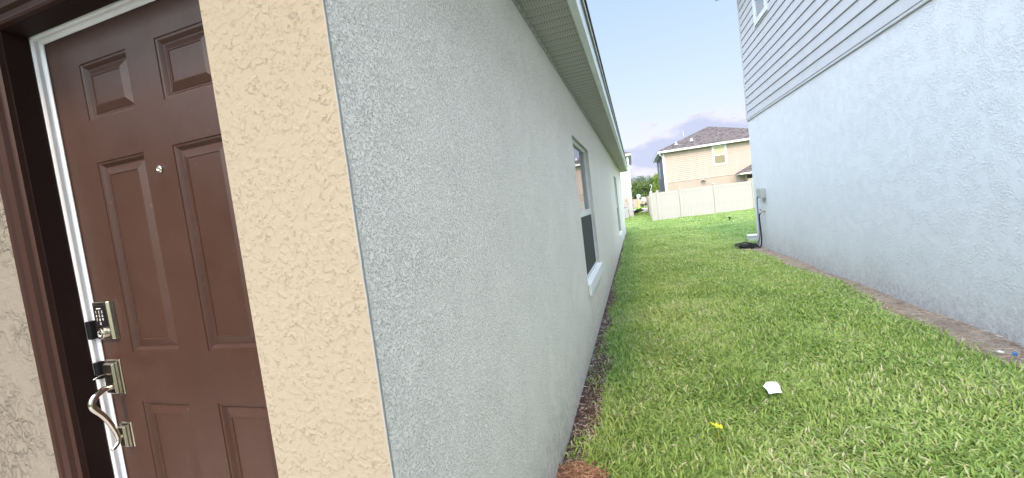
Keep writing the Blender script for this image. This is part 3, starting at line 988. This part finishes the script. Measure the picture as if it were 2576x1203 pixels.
hb = far_house('beige_house', 'two storey beige house with dark hip roof behind the vinyl fence', 2.83, 12.2, 38.0, 47.4, M_plank_t, M_plank_g, M_beige_st, M_white, E_, zc(.89), (7.41, 42.8, zc(5.83)), .40, 'left', M_plank_t)
trim_window(hb, 38.0, 6.70, 7.82, zc(1.84), zc(3.49), 'y', .13, (M_blind2, M_blind))
trim_window(hb, 2.83, 43.2, 44.1, zc(1.55), zc(3.05), 'x', .10)
mb = MB(); mb.tube([(2.50, 37.62, E_ - .13), (2.55, 37.7, E_ - .28), (2.76, 37.93, E_ - .42), (2.78, 37.94, E_ - .60), (2.78, 37.94, 1.6)], .05, 8); mb.build('downspout', M_white, hb)
for rx_, rz2, yv in ((.1045, .1068, 38.5), (.1373, .1099, 38.9)):
    # vent pipes standing on the front slope
    zv = E_ + .05 + (yv - 37.54) * .42
    xv = rx_ * yv
    mb = MB(); mb.tube([(xv, yv, zv - .1), (xv, yv, zv + .26)], .07, 10); mb.lathe([(.16, zv - .0), (.08, zv + .09)], (xv, yv, 0), 'z', 12); mb.build('vent_pipe', M_white, hb)
mb = MB(); mb.tube([(5.0, 41.2, E_ + 1.4), (5.0, 41.2, E_ + 1.95)], .035, 8); mb.build('flue', M_grey, hb)
mb = MB(); mb.lathe([(.03, .12), (.06, .07), (.19, .02), (.21, 0), (.19, -.01), (.05, -.01)], (5.83, 37.80, zc(.74)), 'z', 18); mb.tube([(5.83, 37.8, zc(.84)), (5.83, 38.0, zc(.86))], .025, 8); mb.build('wall_lamp', M_metal, hb)
# low side roof at the right end
mb = MB(); mb.box(9.0, 12.3, 37.1, 38.0, GZ - .2, zc(.78)); mb.build('porch_wall', M_beige_st, hb)
mb = MB(); mb.box(8.95, 9.9, 37.06, 37.098, zc(.42), zc(.68)); mb.build('porch_opening', M_black, hb)
mb = MB(); mb.box(8.40, 12.6, 36.75, 36.80, zc(.78), zc(.92)); mb.box(8.40, 8.45, 36.80, 37.97, zc(.78), zc(.92)); mb.box(8.45, 12.6, 36.80, 37.97, zc(.78), zc(.79)); mb.build('porch_fascia', M_white, hb)
mb = MB(); mb.add([(8.33, 36.70, zc(.93)), (12.7, 36.70, zc(.93)), (12.7, 37.95, zc(1.9)), (9.75, 37.95, zc(1.62)), (8.33, 37.95, zc(.93)), (12.7, 37.95, zc(.93))], [(0, 1, 2, 3), (0, 3, 4), (0, 4, 5, 1), (3, 2, 5, 4), (1, 5, 2)])
mb.build('porch_roof', M_shingle, hb)

hw_ = far_house('white_house', 'two storey cream white house showing past the end of the grey wall', -9.0, -.10, 35.8, 46.3, M_plank_w, M_plank_w, M_white_st, M_white, zc(3.68), zc(.83), (-4.5, 41, zc(5.7)), .22, 'right', M_plank_w)

# AC unit beside the white house
ac = empty('ac_condenser', (-.62, 34.6, GZ), 'grey outdoor air conditioner standing at the foot of the white house', 'air conditioner')
mb = MB(); mb.box(-1.15, -.42, 34.3, 35.0, G(-.6, 34.6) - .02, G(-.6, 34.6) + .07); mb.build('pad', M_conc, ac)
gz_ = G(-.6, 34.6) + .07
mb = MB(); mb.box(-1.10, -.47, 34.35, 34.95, gz_, gz_ + .04); mb.box(-1.10, -.47, 34.35, 34.95, gz_ + .74, gz_ + .80)
for x_ in (-1.10, -.51):
    for y2 in (34.35, 34.91): mb.box(x_, x_ + .04, y2, y2 + .04, gz_ + .04, gz_ + .74)
mb.build('frame', M_metal, ac)
mb = MB()
for k in range(14): mb.box(-1.06, -.51, 34.36, 34.37, gz_ + .06 + k * .05, gz_ + .085 + k * .05); mb.box(-.485, -.475, 34.39, 34.91, gz_ + .06 + k * .05, gz_ + .085 + k * .05)
mb.build('louvre', M_grey, ac)
mb = MB(); mb.box(-1.05, -.52, 34.40, 34.90, gz_ + .04, gz_ + .74); mb.build('coil', M_grey, ac)
mb = MB(); mb.lathe([(.24, gz_ + .80), (.24, gz_ + .83), (.06, gz_ + .84)], (-.785, 34.65, 0), 'z', 20); mb.build('fan_grille', M_black, ac)
# leaning stake with a cross bar
st = empty('metal_stake', (-.36, 29.5, G(-.36, 29.5)), 'thin dark leaning stake in the grass in front of the air conditioner', 'stake')
g0 = G(-.36, 29.5)
mb = MB(); mb.bar((-.34, 29.5, g0 - .1), (-.42, 29.5, g0 + .86), .03, .02); mb.build('shaft', M_black, st)
mb = MB(); mb.bar((-.80, 29.55, g0 + .08), (-.38, 29.55, g0 + .30), .02, .02); mb.build('brace', M_black, st)

# bare young tree against the white wall
bt = empty('bare_sapling', (-.62, 35.2, GZ), 'leafless young tree with thin twigs against the white house', 'tree')
mb = MB(); mb.tube([(-.62, 35.2, GZ), (-.60, 35.2, .7), (-.58, 35.2, 1.2)], [.028, .022, .015], 7); mb.build('trunk', M_conc, bt)
M_twig = mat('pale_twig', (.34, .27, .22), .8)
mb = MB()
r5 = random.Random(4)
for k in range(26):
    z0 = r5.uniform(.7, 1.3); a = r5.uniform(-1, 1)
    x0 = -.60; L_ = r5.uniform(.35, .8)
    p = Vector((x0, 35.2, z0)); pts = [p]
    dr = Vector((a * .75, r5.uniform(-.3, .1), .9)).normalized()
    for q in range(4):
        p = p + dr * L_ / 4; dr = (dr + Vector((r5.uniform(-.3, .3), 0, r5.uniform(-.2, .2)))).normalized(); pts.append(p)
    mb.tube(pts, [.012, .010, .008, .006, .004], 5)
mb.build('twigs', M_twig, bt)

# ------------------------------------------------------------------ street beyond
flat = lambda X, Y: X * 0 + Y * 0
zs = G(0, 50)
def slab(name, x0, x1, y0, y1, z, m, label, th=0):
    mb = MB(); mb.box(x0, x1, y0, y1, z - .3, z)
    return tag(mb.build(name, m, None, bevel=.01, loc=(0, 0, 0)), label, None, None, 'structure')
slab('sidewalk', -60, 60, 45.0, 46.5, zs + .02, M_conc, 'pale concrete sidewalk on the near side of the street')
slab('kerb', -60, 60, 47.4, 47.6, zs + .03, M_conc, 'concrete kerb on the near side of the street')
slab('road', -60, 60, 47.6, 55.4, zs - .03 + .04, M_asph, 'blue grey asphalt street beyond the lawns')
slab('kerb', -60, 60, 55.4, 55.6, zs + .03, M_conc, 'concrete kerb on the far side of the street')
slab('sidewalk', -60, 60, 56.4, 57.9, zs + .02, M_conc, 'pale concrete sidewalk on the far side of the street')
bwall = empty('boundary_wall', (1, 68, zs), 'long low cream wall beyond the street under the trees', 'wall')
for i in range(13):
    x0 = -9 + i * 2.4
    mb = MB(); mb.box(x0 + .21, x0 + 2.39, 68, 68.12, zs - .2, zs + 1.25 + (.12 if i % 3 == 0 else 0)); mb.build('wall_panel', M_beige_st, bwall)
    mb = MB(); mb.box(x0, x0 + .2, 67.94, 68.18, zs - .2, zs + 1.42); mb.build('pier', M_beige_st, bwall)


def leaf_mat(name, c0, c1):
    m = mat(name, c0, .6, spec=.25); t = NT(m)
    g = t.n.new('ShaderNodeAttribute'); g.attribute_name = 'var'
    t.col(t.ramp(g.outputs['Fac'], [(0, c0), (1, c1)]))
    # some light passes through leaves
    tr = t.n.new('ShaderNodeBsdfTranslucent'); mx = t.n.new('ShaderNodeMixShader'); mx.inputs[0].default_value = .3
    t.l.new(t.p.inputs['Base Color'].links[0].from_socket, tr.inputs['Color'])
    out = t.n['Material Output']
    t.l.new(t.p.outputs[0], mx.inputs[1]); t.l.new(tr.outputs[0], mx.inputs[2]); t.l.new(mx.outputs[0], out.inputs['Surface'])
    return m


M_leaf = leaf_mat('dark_leaf', (.05, .09, .035), (.20, .27, .09))
M_leaf2 = leaf_mat('light_leaf', (.09, .15, .03), (.26, .34, .08))
M_leaf3 = leaf_mat('grey_leaf', (.10, .13, .09), (.27, .31, .22))
M_bark = paint('bark', (.14, .11, .085), .9, .01, 20)


def leaf_cloud(name, centre, rad, n_, size, m, parent, seed, lumps=14):
    r = np.random.default_rng(seed)
    # clump centres
    u = r.normal(size=(lumps, 3)); u /= np.linalg.norm(u, axis=1)[:, None]
    cc = u * (r.uniform(.3, .85, (lumps, 1))) * np.array(rad)
    cr_ = r.uniform(.28, .5, lumps)
    k = r.integers(0, lumps, n_)
    q = r.normal(size=(n_, 3)); q /= np.linalg.norm(q, axis=1)[:, None]
    q *= (r.uniform(.25, 1, (n_, 1)) ** .5)
    p = cc[k] + q * cr_[k][:, None] * np.array(rad)
    p += np.array(centre)
    a = r.normal(size=(n_, 3)); a /= np.linalg.norm(a, axis=1)[:, None]
    b_ = r.normal(size=(n_, 3)); b_ -= a * np.sum(a * b_, 1)[:, None]; b_ /= np.linalg.norm(b_, axis=1)[:, None]
    s_ = size * r.uniform(.6, 1.4, (n_, 1))
    v = np.stack([p - a * s_, p - b_ * s_ * .5, p + a * s_, p + b_ * s_ * .5], 1).reshape(-1, 3)
    o0 = np.array(origin(parent)) if parent is not None else np.array(centre)
    v = v - o0
    me = bpy.data.meshes.new(name)
    me.vertices.add(len(v)); me.vertices.foreach_set('co', v.astype(np.float32).ravel())
    me.loops.add(len(v)); me.loops.foreach_set('vertex_index', np.arange(len(v), dtype=np.int32))
    me.polygons.add(n_); me.polygons.foreach_set('loop_start', np.arange(0, len(v), 4, dtype=np.int32))
    me.polygons.foreach_set('loop_total', np.full(n_, 4, np.int32))
    me.update()
    at = me.attributes.new('var', 'FLOAT', 'POINT')
    lum = r.uniform(0, 1, lumps)
    vv = np.repeat(np.clip(.45 * lum[k] + .55 * r.uniform(0, 1, n_), 0, 1), 4)
    at.data.foreach_set('value', vv.astype(np.float32))
    me.materials.append(m)
    o = bpy.data.objects.new(name, me); COL.objects.link(o)
    if parent is not None: o.parent = parent; o['_o'] = tuple(o0)
    else: o.location = centre
    return o


def tree(name, x, y, h, w, m, label, seed, group='trees beyond the street', cat='tree'):
    r = random.Random(seed)
    g = G(x, y)
    root = empty(name, (x, y, g), label, cat, group)
    mb = MB()
    lean = r.uniform(-.3, .3)
    mb.tube([(x, y, g - .2), (x + lean * .3, y, g + h * .2), (x + lean, y, g + h * .45), (x + lean * 1.3, y, g + h * .75)], [h * .035, h * .026, h * .018, h * .006], 8)
    for k in range(6):
        a = r.uniform(0, 2 * math.pi); z0 = g + h * r.uniform(.28, .5)
        mb.tube([(x + lean * .8, y, z0), (x + lean + math.cos(a) * w * .3, y + math.sin(a) * w * .3, z0 + h * .16), (x + lean + math.cos(a) * w * .55, y + math.sin(a) * w * .5, z0 + h * .26)], [h * .014, h * .009, h * .003], 6)
    mb.build('trunk', M_bark, root, smooth=True)
    leaf_cloud('crown', (x + lean, y, g + h * .60), (w, w * .9, h * .40), 5200, .16 * h / 6, m, root, seed, 20)
    return root
tree('oak_tree', -1.6, 96, 6.0, 3.4, M_leaf3, 'grey green tree just right of the white house, rising above the cream wall', 1)
tree('oak_tree', .9, 90, 5.2, 2.6, M_leaf, 'dark green rounded tree behind the pale blue sign', 2)
tree('oak_tree', 2.6, 99, 6.4, 3.0, M_leaf3, 'tallest grey green tree in the middle of the gap between houses', 3)
tree('oak_tree', 4.6, 92, 5.8, 2.7, M_leaf, 'dark green tree behind the street lamp', 4)
tree('broadleaf_tree', 4.2, 74, 4.9, 1.15, M_leaf2, 'bright yellow green tree beside the beige house corner', 5)
tree('oak_tree', 8.6, 97, 6.0, 3.0, M_leaf, 'dark green tree mostly behind the beige house', 6)
tree('oak_tree', -6, 95, 6.2, 3.2, M_leaf, 'dark green tree mostly behind the white house', 7)
# far wood as one mass
fw = leaf_cloud('distant_wood', (0, 150, 2.4), (60, 8, 3.6), 26000, .62, M_leaf3, None, 33, 130)
tag(fw, 'distant grey green wood on the horizon behind the trees', 'woods', None, 'stuff')
# shrubs in front of the wall
for i, (x, w, m, lb) in enumerate([(-.6, .75, M_leaf, 'low dark shrub under the cream wall, nearest the white house'), (1.05, .6, M_leaf3, 'low grey green shrub under the cream wall right of the yellow post'),
                                   (2.1, .7, M_leaf, 'low dark shrub under the cream wall, nearest the fence')]):
    s0 = empty('shrub', (x, 66, zs), lb, 'shrub', 'shrubs under the cream wall')
    leaf_cloud('foliage', (x, 66, zs + .4), (w, .5, .45), 1500, .07, m, s0, 50 + i, 8)
bs = empty('bush', (.32, 43.9, zs), 'round near-black bush on the lawn edge by the white house', 'bush')
leaf_cloud('foliage', (.40, 43.9, zs + .24), (.42, .35, .26), 2200, .05, M_leaf, bs, 61, 8)
leaf_cloud('foliage', (-.05, 43.9, zs + .18), (.3, .3, .2), 1200, .05, M_leaf3, bs, 62, 6)

yp = empty('marker_post', (.66, 56, zs), 'short thick yellow post on the far side of the street', 'post')
mb = MB(); mb.tube([(.66, 56, zs - .1), (.70, 56, zs + 1.15), (.70, 56, zs + 1.2)], [.09, .09, .05], 12); mb.build('post_body', M_yellow, yp)
sg = empty('street_sign', (.62, 56.4, zs), 'pale blue square sign on a pole behind the yellow post', 'sign')
mb = MB(); mb.tube([(.66, 56.5, zs - .1), (.68, 56.5, zs + 2.05)], .03, 8); mb.build('pole', M_white, sg)
mb = MB(); mb.box(.47, .90, 56.44, 56.46, zs + 1.50, zs + 1.98); mb.build('sign_panel', M_sign_b, sg, bevel=.004)
mb = MB(); mb.box(.53, .84, 56.43, 56.439, zs + 1.60, zs + 1.72); mb.build('sign_band', M_white, sg)
s2 = empty('notice_board', (1.45, 60, zs), 'small white notice board on two thin legs right of the yellow post', 'sign')
mb = MB(); mb.box(1.12, 1.62, 59.98, 60.0, zs + 1.05, zs + 1.55); mb.build('board', M_white, s2, bevel=.004)
for x_ in (1.2, 1.55):
    mb = MB(); mb.box(x_ - .025, x_ + .025, 60.001, 60.05, zs - .1, zs + 1.4); mb.build('leg', M_black, s2)
lp = empty('street_lamp', (2.42, 60, zs), 'white street lamp with round globe and curled bracket', 'lamp')
mb = MB(); mb.tube([(2.42, 60, zs - .1), (2.42, 60, zs + 1.85)], [.05, .035], 8); mb.tube(bez([(2.42, 60, zs + 1.85), (2.45, 60, zs + 2.5), (2.62, 60, zs + 2.95), (2.5, 60, zs + 3.15), (2.36, 60, zs + 3.05)], 5), .03, 8)
mb.build('column', M_white, lp)
mb = MB(); mb.lathe([(.02, -.2), (.13, -.15), (.19, 0), (.13, .15), (.02, .2)], (2.42, 60, zs + 2.0), 'z', 14); mb.build('globe', M_white, lp, smooth=True)

# ------------------------------------------------------------------ lawn blades
M_grass = leaf_mat('grass_blade', (.10, .17, .035), (.42, .50, .20))
t = NT(M_grass)
cr_node = [n_ for n_ in M_grass.node_tree.nodes if n_.type == 'VALTORGB'][0]
r_ = cr_node.color_ramp
r_.elements[0].color = (.140, .230, .055, 1)
r_.elements[1].color = (.56, .54, .40, 1)
for p, c in ((.30, (.215, .345, .085)), (.55, (.315, .450, .125)), (.76, (.38, .475, .18)), (.90, (.47, .52, .28))):
    e = r_.elements.new(p); e.color = (*c, 1)
M_grass.node_tree.nodes['Principled BSDF'].inputs['Roughness'].default_value = .42
for n_ in M_grass.node_tree.nodes:
    if n_.type == 'MIX_SHADER': n_.inputs[0].default_value = .45


def vnoise(x, y, s_, seed=0):
    r = np.random.default_rng(seed); T = r.uniform(0, 1, (64, 64))
    u = x * s_; w = y * s_
    i = np.floor(u).astype(int); j = np.floor(w).astype(int); a = u - i; b_ = w - j
    a = a * a * (3 - 2 * a); b_ = b_ * b_ * (3 - 2 * b_)
    g = lambda p, q: T[p % 64, q % 64]
    return (g(i, j) * (1 - a) + g(i + 1, j) * a) * (1 - b_) + (g(i, j + 1) * (1 - a) + g(i + 1, j + 1) * a) * b_


def blades(x0, x1, y0, y1, dens, L, W, lift, r, inside=None, segs=2):
    n_ = int((x1 - x0) * (y1 - y0) * dens)
    x = r.uniform(x0, x1, n_); y = r.uniform(y0, y1, n_)
    keep = np.ones(n_, bool)
    if inside is not None: keep = inside(x, y, r)
    x = x[keep]; y = y[keep]; n_ = len(x)
    # tufts: pull blades towards shared runners
    th = r.uniform(0, 2 * math.pi, n_) + 1.5 * vnoise(x, y, 9, 3)
    l = L * r.uniform(.45, 1.25, n_) * (.75 + .5 * vnoise(x, y, 2.3, 5))
    w = W * r.uniform(.6, 1.25, n_)
    li = lift * r.uniform(.15, 1.15, n_) * (.7 + .6 * vnoise(x, y, 3.1, 8))
    z = gz(x, y)
    dx = np.cos(th); dy = np.sin(th); sx = -dy; sy = dx
    ca = np.cos(li); sa = np.sin(li)
    base = np.stack([x, y, z - .004 + r.uniform(0, .03, n_) * L / .08], 1)
    def P(f, droop, side, ww):
        h = l * (sa * f - droop)
        return np.stack([base[:, 0] + dx * l * ca * f + sx * side * ww, base[:, 1] + dy * l * ca * f + sy * side * ww, base[:, 2] + h], 1)
    rl = r.uniform(-.35, .35, n_)
    v = np.stack([P(0, 0, -.5, w * .7), P(0, 0, .5, w * .7), P(.5, -.06, -.5, w), P(.5, -.06 + .0, .5, w), P(1.0, .12, 0, w)], 1)
    v[:, 2, 2] += rl * w; v[:, 3, 2] -= rl * w
    var = .34 * vnoise(x, y, 1.7, 12) + .22 * vnoise(x, y, 7, 13) + r.normal(.17, .18, n_)
    dry = r.uniform(0, 1, n_) < .06 + .10 * (vnoise(x, y, 2.9, 21) > .62)
    var[dry] = r.uniform(.80, 1.0, dry.sum())
    return v, np.clip(var, 0, 1)


def emit(name, sets, m):
    V = np.concatenate([s_[0] for s_ in sets]); A = np.concatenate([s_[1] for s_ in sets])
    n_ = len(V); v = V.reshape(-1, 3)
    b0 = np.arange(n_) * 5
    loops = np.stack([b0, b0 + 1, b0 + 3, b0 + 2, b0 + 2, b0 + 3, b0 + 4], 1).ravel().astype(np.int32)
    ls = np.stack([np.arange(n_) * 7, np.arange(n_) * 7 + 4], 1).ravel().astype(np.int32)
    lt = np.tile(np.array([4, 3], np.int32), n_)
    me = bpy.data.meshes.new(name)
    me.vertices.add(len(v)); me.vertices.foreach_set('co', v.astype(np.float32).ravel())
    me.loops.add(len(loops)); me.loops.foreach_set('vertex_index', loops)
    me.polygons.add(2 * n_); me.polygons.foreach_set('loop_start', ls); me.polygons.foreach_set('loop_total', lt)
    me.update(); me.shade_smooth()
    at = me.attributes.new('var', 'FLOAT', 'POINT'); at.data.foreach_set('value', np.repeat(A, 5).astype(np.float32))
    me.materials.append(m)
    o = bpy.data.objects.new(name, me); COL.objects.link(o); return o


def lawn_in(x, y, r):
    er = edge_r(y) + r.normal(0, .035, len(x)); el = edge_l(y) + r.normal(0, .04, len(x))
    patch = (vnoise(x, y, 4.5, 31) > .42) & (r.uniform(0, 1, len(x)) < np.where(y < 3, .6, .35)) & (y > 1.95)      # stray grass over the left bed
    right_ok = (x < er) | (y > 10.9)
    left_ok = (x > el) | patch | (y > 18)
    wall = (x > -.50 + .0055 * y) | (y > 17.9)
    bare = (((x - .62) / .16) ** 2 + ((y - 10.6) / 1.0) ** 2 < 1) & (r.uniform(0, 1, len(x)) < .6)
    bare |= (((x - 2.36) / .3) ** 2 + ((y - 10.2) / .5) ** 2 < 1)
    mulch = (x < -.28) & (y < 2.02)
    fz = (y > 25.9) & (x > .98) & (x < 1.2)
    box_ = (x > 2.64) & (x < 3.07) & (y > 11.15) & (y < 11.55)
    return right_ok & left_ok & wall & ~bare & ~mulch & ~fz & ~box_


g = np.random.default_rng(5)
S1 = [blades(-.53, 2.6, .9, 2.7, 15000, .070, .0080, .95, g, lawn_in),
      blades(-.53, 2.6, 2.7, 4.5, 13500, .068, .0084, .95, g, lawn_in),
      blades(-.53, 2.6, 4.5, 7.5, 8500, .062, .010, .95, g, lawn_in),
      blades(-.53, 2.8, 7.5, 12, 5200, .060, .013, .95, g, lawn_in),
      blades(-.5, 5.5, 12, 18, 2300, .07, .020, .95, g, lawn_in),
      blades(-1.2, 8.5, 18, 28.5, 1300, .075, .030, 1.0, g, lawn_in),
      blades(-1.2, 1.3, 28.5, 44.8, 900, .08, .045, 1.0, g, lambda x, y, r: x < 1.0 + .02 * (y - 26))]
tag(emit('grass', S1, M_grass), 'thick bright green lawn grass filling the side yard between the two houses', 'grass', None, 'stuff')

# ------------------------------------------------------------------ mulch and litter
def chips(name, pts, L, W, m, label, seed, cat, tilt=.5):
    r = random.Random(seed); mb = MB(); vals = []
    for (x, y, z) in pts:
        l = L * r.uniform(.4, 1.3); w = W * r.uniform(.5, 1.3); h = w * .35
        a = r.uniform(0, math.pi * 2); ti = r.uniform(-tilt, tilt)
        d = Vector((math.cos(a) * math.cos(ti), math.sin(a) * math.cos(ti), math.sin(ti)))
        c = Vector((x, y, z))
        s_ = d.cross(Vector((0, 0, 1))).normalized() * w / 2; u = s_.cross(d).normalized() * h / 2
        A = c - d * l / 2; B = c + d * l / 2
        mb.add([A - s_ * .6 - u, A + s_ * .4 - u, A + u, B - s_ * .3 - u, B + s_ * .7 - u, B + u * .6, (A + B) / 2 - s_ * 1.1, (A + B) / 2 + s_ * 1.0],
               [(0, 1, 2), (3, 5, 4), (0, 2, 5, 3), (1, 4, 5, 2), (0, 3, 4, 1)])
        vals += [r.random()] * 8
    o = mb.build(name, m, None, loc=(0, 0, 0), fix=False)
    at = o.data.attributes.new('var', 'FLOAT', 'POINT'); at.data.foreach_set('value', vals)
    return tag(o, label, cat, None, 'stuff')
def chip_mat(name, stops):
    m = mat(name, stops[0][1], .85, spec=.2); t = NT(m)
    gN = t.n.new('ShaderNodeAttribute'); gN.attribute_name = 'var'
    t.col(t.ramp(gN.outputs['Fac'], stops)); t.bump(t.noise(150, 3), .002)
    return m
M_mulch = chip_mat('red_brown_mulch', [(0, (.10, .05, .032)), (.5, (.25, .14, .09)), (1, (.38, .25, .17))])
M_old = chip_mat('old_mulch', [(0, (.035, .022, .020)), (.55, (.13, .09, .08)), (.85, (.26, .20, .18)), (1, (.50, .48, .46))])
M_straw = chip_mat('straw_debris', [(0, (.12, .08, .06)), (.5, (.30, .22, .17)), (1, (.55, .46, .36))])
r3 = random.Random(9)
pts = []
for k in range(3600):
    y = r3.uniform(1.3, 2.05); x = r3.uniform(-.55, -.27)
    if y > 2.02 and r3.random() < .5: continue
    pts.append((x, y, .02 + r3.uniform(0, .045) + .03 * (1 - abs(x + .41) / .16)))
chips('bark_mulch', pts, .045, .009, M_mulch, 'fresh red brown bark mulch heaped at the near corner of the grey wall', 1, 'mulch')
pts = []
for k in range(9000):
    y = 1.8 + 16 * r3.random() ** 1.7; a = -.52 + .0055 * y; b_ = float(edge_l(y)) + .02
    x = r3.uniform(a, b_); pts.append((x, y, G(x, y) + .02 + r3.uniform(0, .022)))
chips('old_mulch', pts, .035, .010, M_old, 'dark weathered wood chips in the bed along the grey wall', 2, 'mulch', .4)
pts = []
for k in range(5500):
    y = 2.2 + 8.4 * r3.random() ** 1.4; a = float(edge_r(y)) - .02; b_ = 2.59
    x = a + (b_ - a) * r3.random() ** .8; pts.append((x, y, G(x, y) + .026 + r3.uniform(0, .012)))
chips('straw_litter', pts, .05, .005, M_straw, 'dry straw and twigs scattered over the dirt strip by the blue wall', 3, 'straw', .22)

# paper scrap
M_paper = mat('white_paper', (.80, .84, .90), .6)
t = NT(M_paper)
pp = [(.716, 2.994), (.748, 3.045), (.794, 3.078), (.815, 3.055), (.812, 2.985), (.806, 2.955), (.800, 2.905), (.760, 2.885), (.722, 2.893), (.722, 2.945)]
cxy = Vector((.768, 2.975))
mb = MB(); n_ = len(pp)
def pz(x, y, k): return .072 + .008 * math.sin(k * 2.1) + .1 * (x - .76) * (y - 2.97) * 4
vo = [(x, y, pz(x, y, k)) for k, (x, y) in enumerate(pp)]
vi = [(cxy.x + (x - cxy.x) * .5, cxy.y + (y - cxy.y) * .5, .064 + .006 * math.sin(k * 1.3)) for k, (x, y) in enumerate(pp)]
top_ = vo + vi + [(cxy.x, cxy.y, .060)]
bot_ = [(x, y, z - .0012) for x, y, z in top_]
N = len(top_)
ff = []
for k in range(n_):
    k2 = (k + 1) % n_
    ff += [(k, k2, n_ + k2, n_ + k), (n_ + k, n_ + k2, 2 * n_)]
    ff += [(N + k, N + n_ + k, N + n_ + k2, N + k2), (N + n_ + k, N + 2 * n_, N + n_ + k2), (k, N + k, N + k2, k2)]
mb.add(top_ + bot_, ff)
tag(mb.build('paper_scrap', M_paper, None, loc=(.768, 2.975, .07)), 'crumpled white scrap of paper lying on the lawn', 'litter')
# blue and white litter by the dirt strip
M_lit = mat('blue_plastic', (.03, .16, .42), .35)
lt_ = empty('bottle_litter', (2.41, 3.6, .03), 'small blue and white plastic litter at the edge of the dirt strip', 'litter')
mb = MB(); mb.tube([(2.413, 3.575, .05), (2.418, 3.598, .053)], .011, 12); mb.build('cap', M_lit, lt_, bevel=.002)
mb = MB(); mb.tube([(2.385, 3.625, .045), (2.372, 3.640, .047), (2.36, 3.652, .045)], [.006, .009, .005], 10); mb.build('wrapper', M_white, lt_, smooth=True)
# yellow weed
M_weed = leaf_mat('yellow_weed', (.50, .55, .05), (.62, .60, .06))
wd = empty('weed', (.335, 2.43, .03), 'small bright yellow green weed in the near lawn', 'weed')
mb = MB(); r6 = random.Random(3)
for k in range(9):
    a = r6.uniform(0, 6.28); L_ = r6.uniform(.03, .055); w = .010
    d = Vector((math.cos(a), math.sin(a), .45)).normalized(); s_ = Vector((-d.y, d.x, 0)).normalized() * w
    c = Vector((.335, 2.43, .075)) + Vector((r6.uniform(-.02, .02), r6.uniform(-.02, .02), 0))
    mb.add([c, c + d * L_ * .5 + s_, c + d * L_, c + d * L_ * .5 - s_], [(0, 1, 2, 3)])
o = mb.build('leaves', M_weed, wd, fix=False)
mb = MB(); mb.tube([(.335, 2.43, 0), (.335, 2.43, .08)], .002, 6); mb.build('stem', M_weed, wd)
# sprinkler head
sk = empty('sprinkler', (3.84, 19.2, G(3.84, 19.2)), 'small black sprinkler head standing in the far lawn', 'sprinkler')
gs = G(3.84, 19.2)
mb = MB(); mb.tube([(3.84, 19.2, gs - .02), (3.84, 19.2, gs + .13)], [.022, .018], 10); mb.build('riser', M_black, sk)
mb = MB(); mb.lathe([(.03, .13), (.045, .15), (.045, .18), (.02, .19)], (3.84, 19.2, gs), 'z', 14); mb.bar((3.80, 19.2, gs + .20), (3.93, 19.2, gs + .09), .02, .02); mb.build('nozzle', M_black, sk)

for o in bpy.data.objects:
    if '_o' in o: del o['_o']
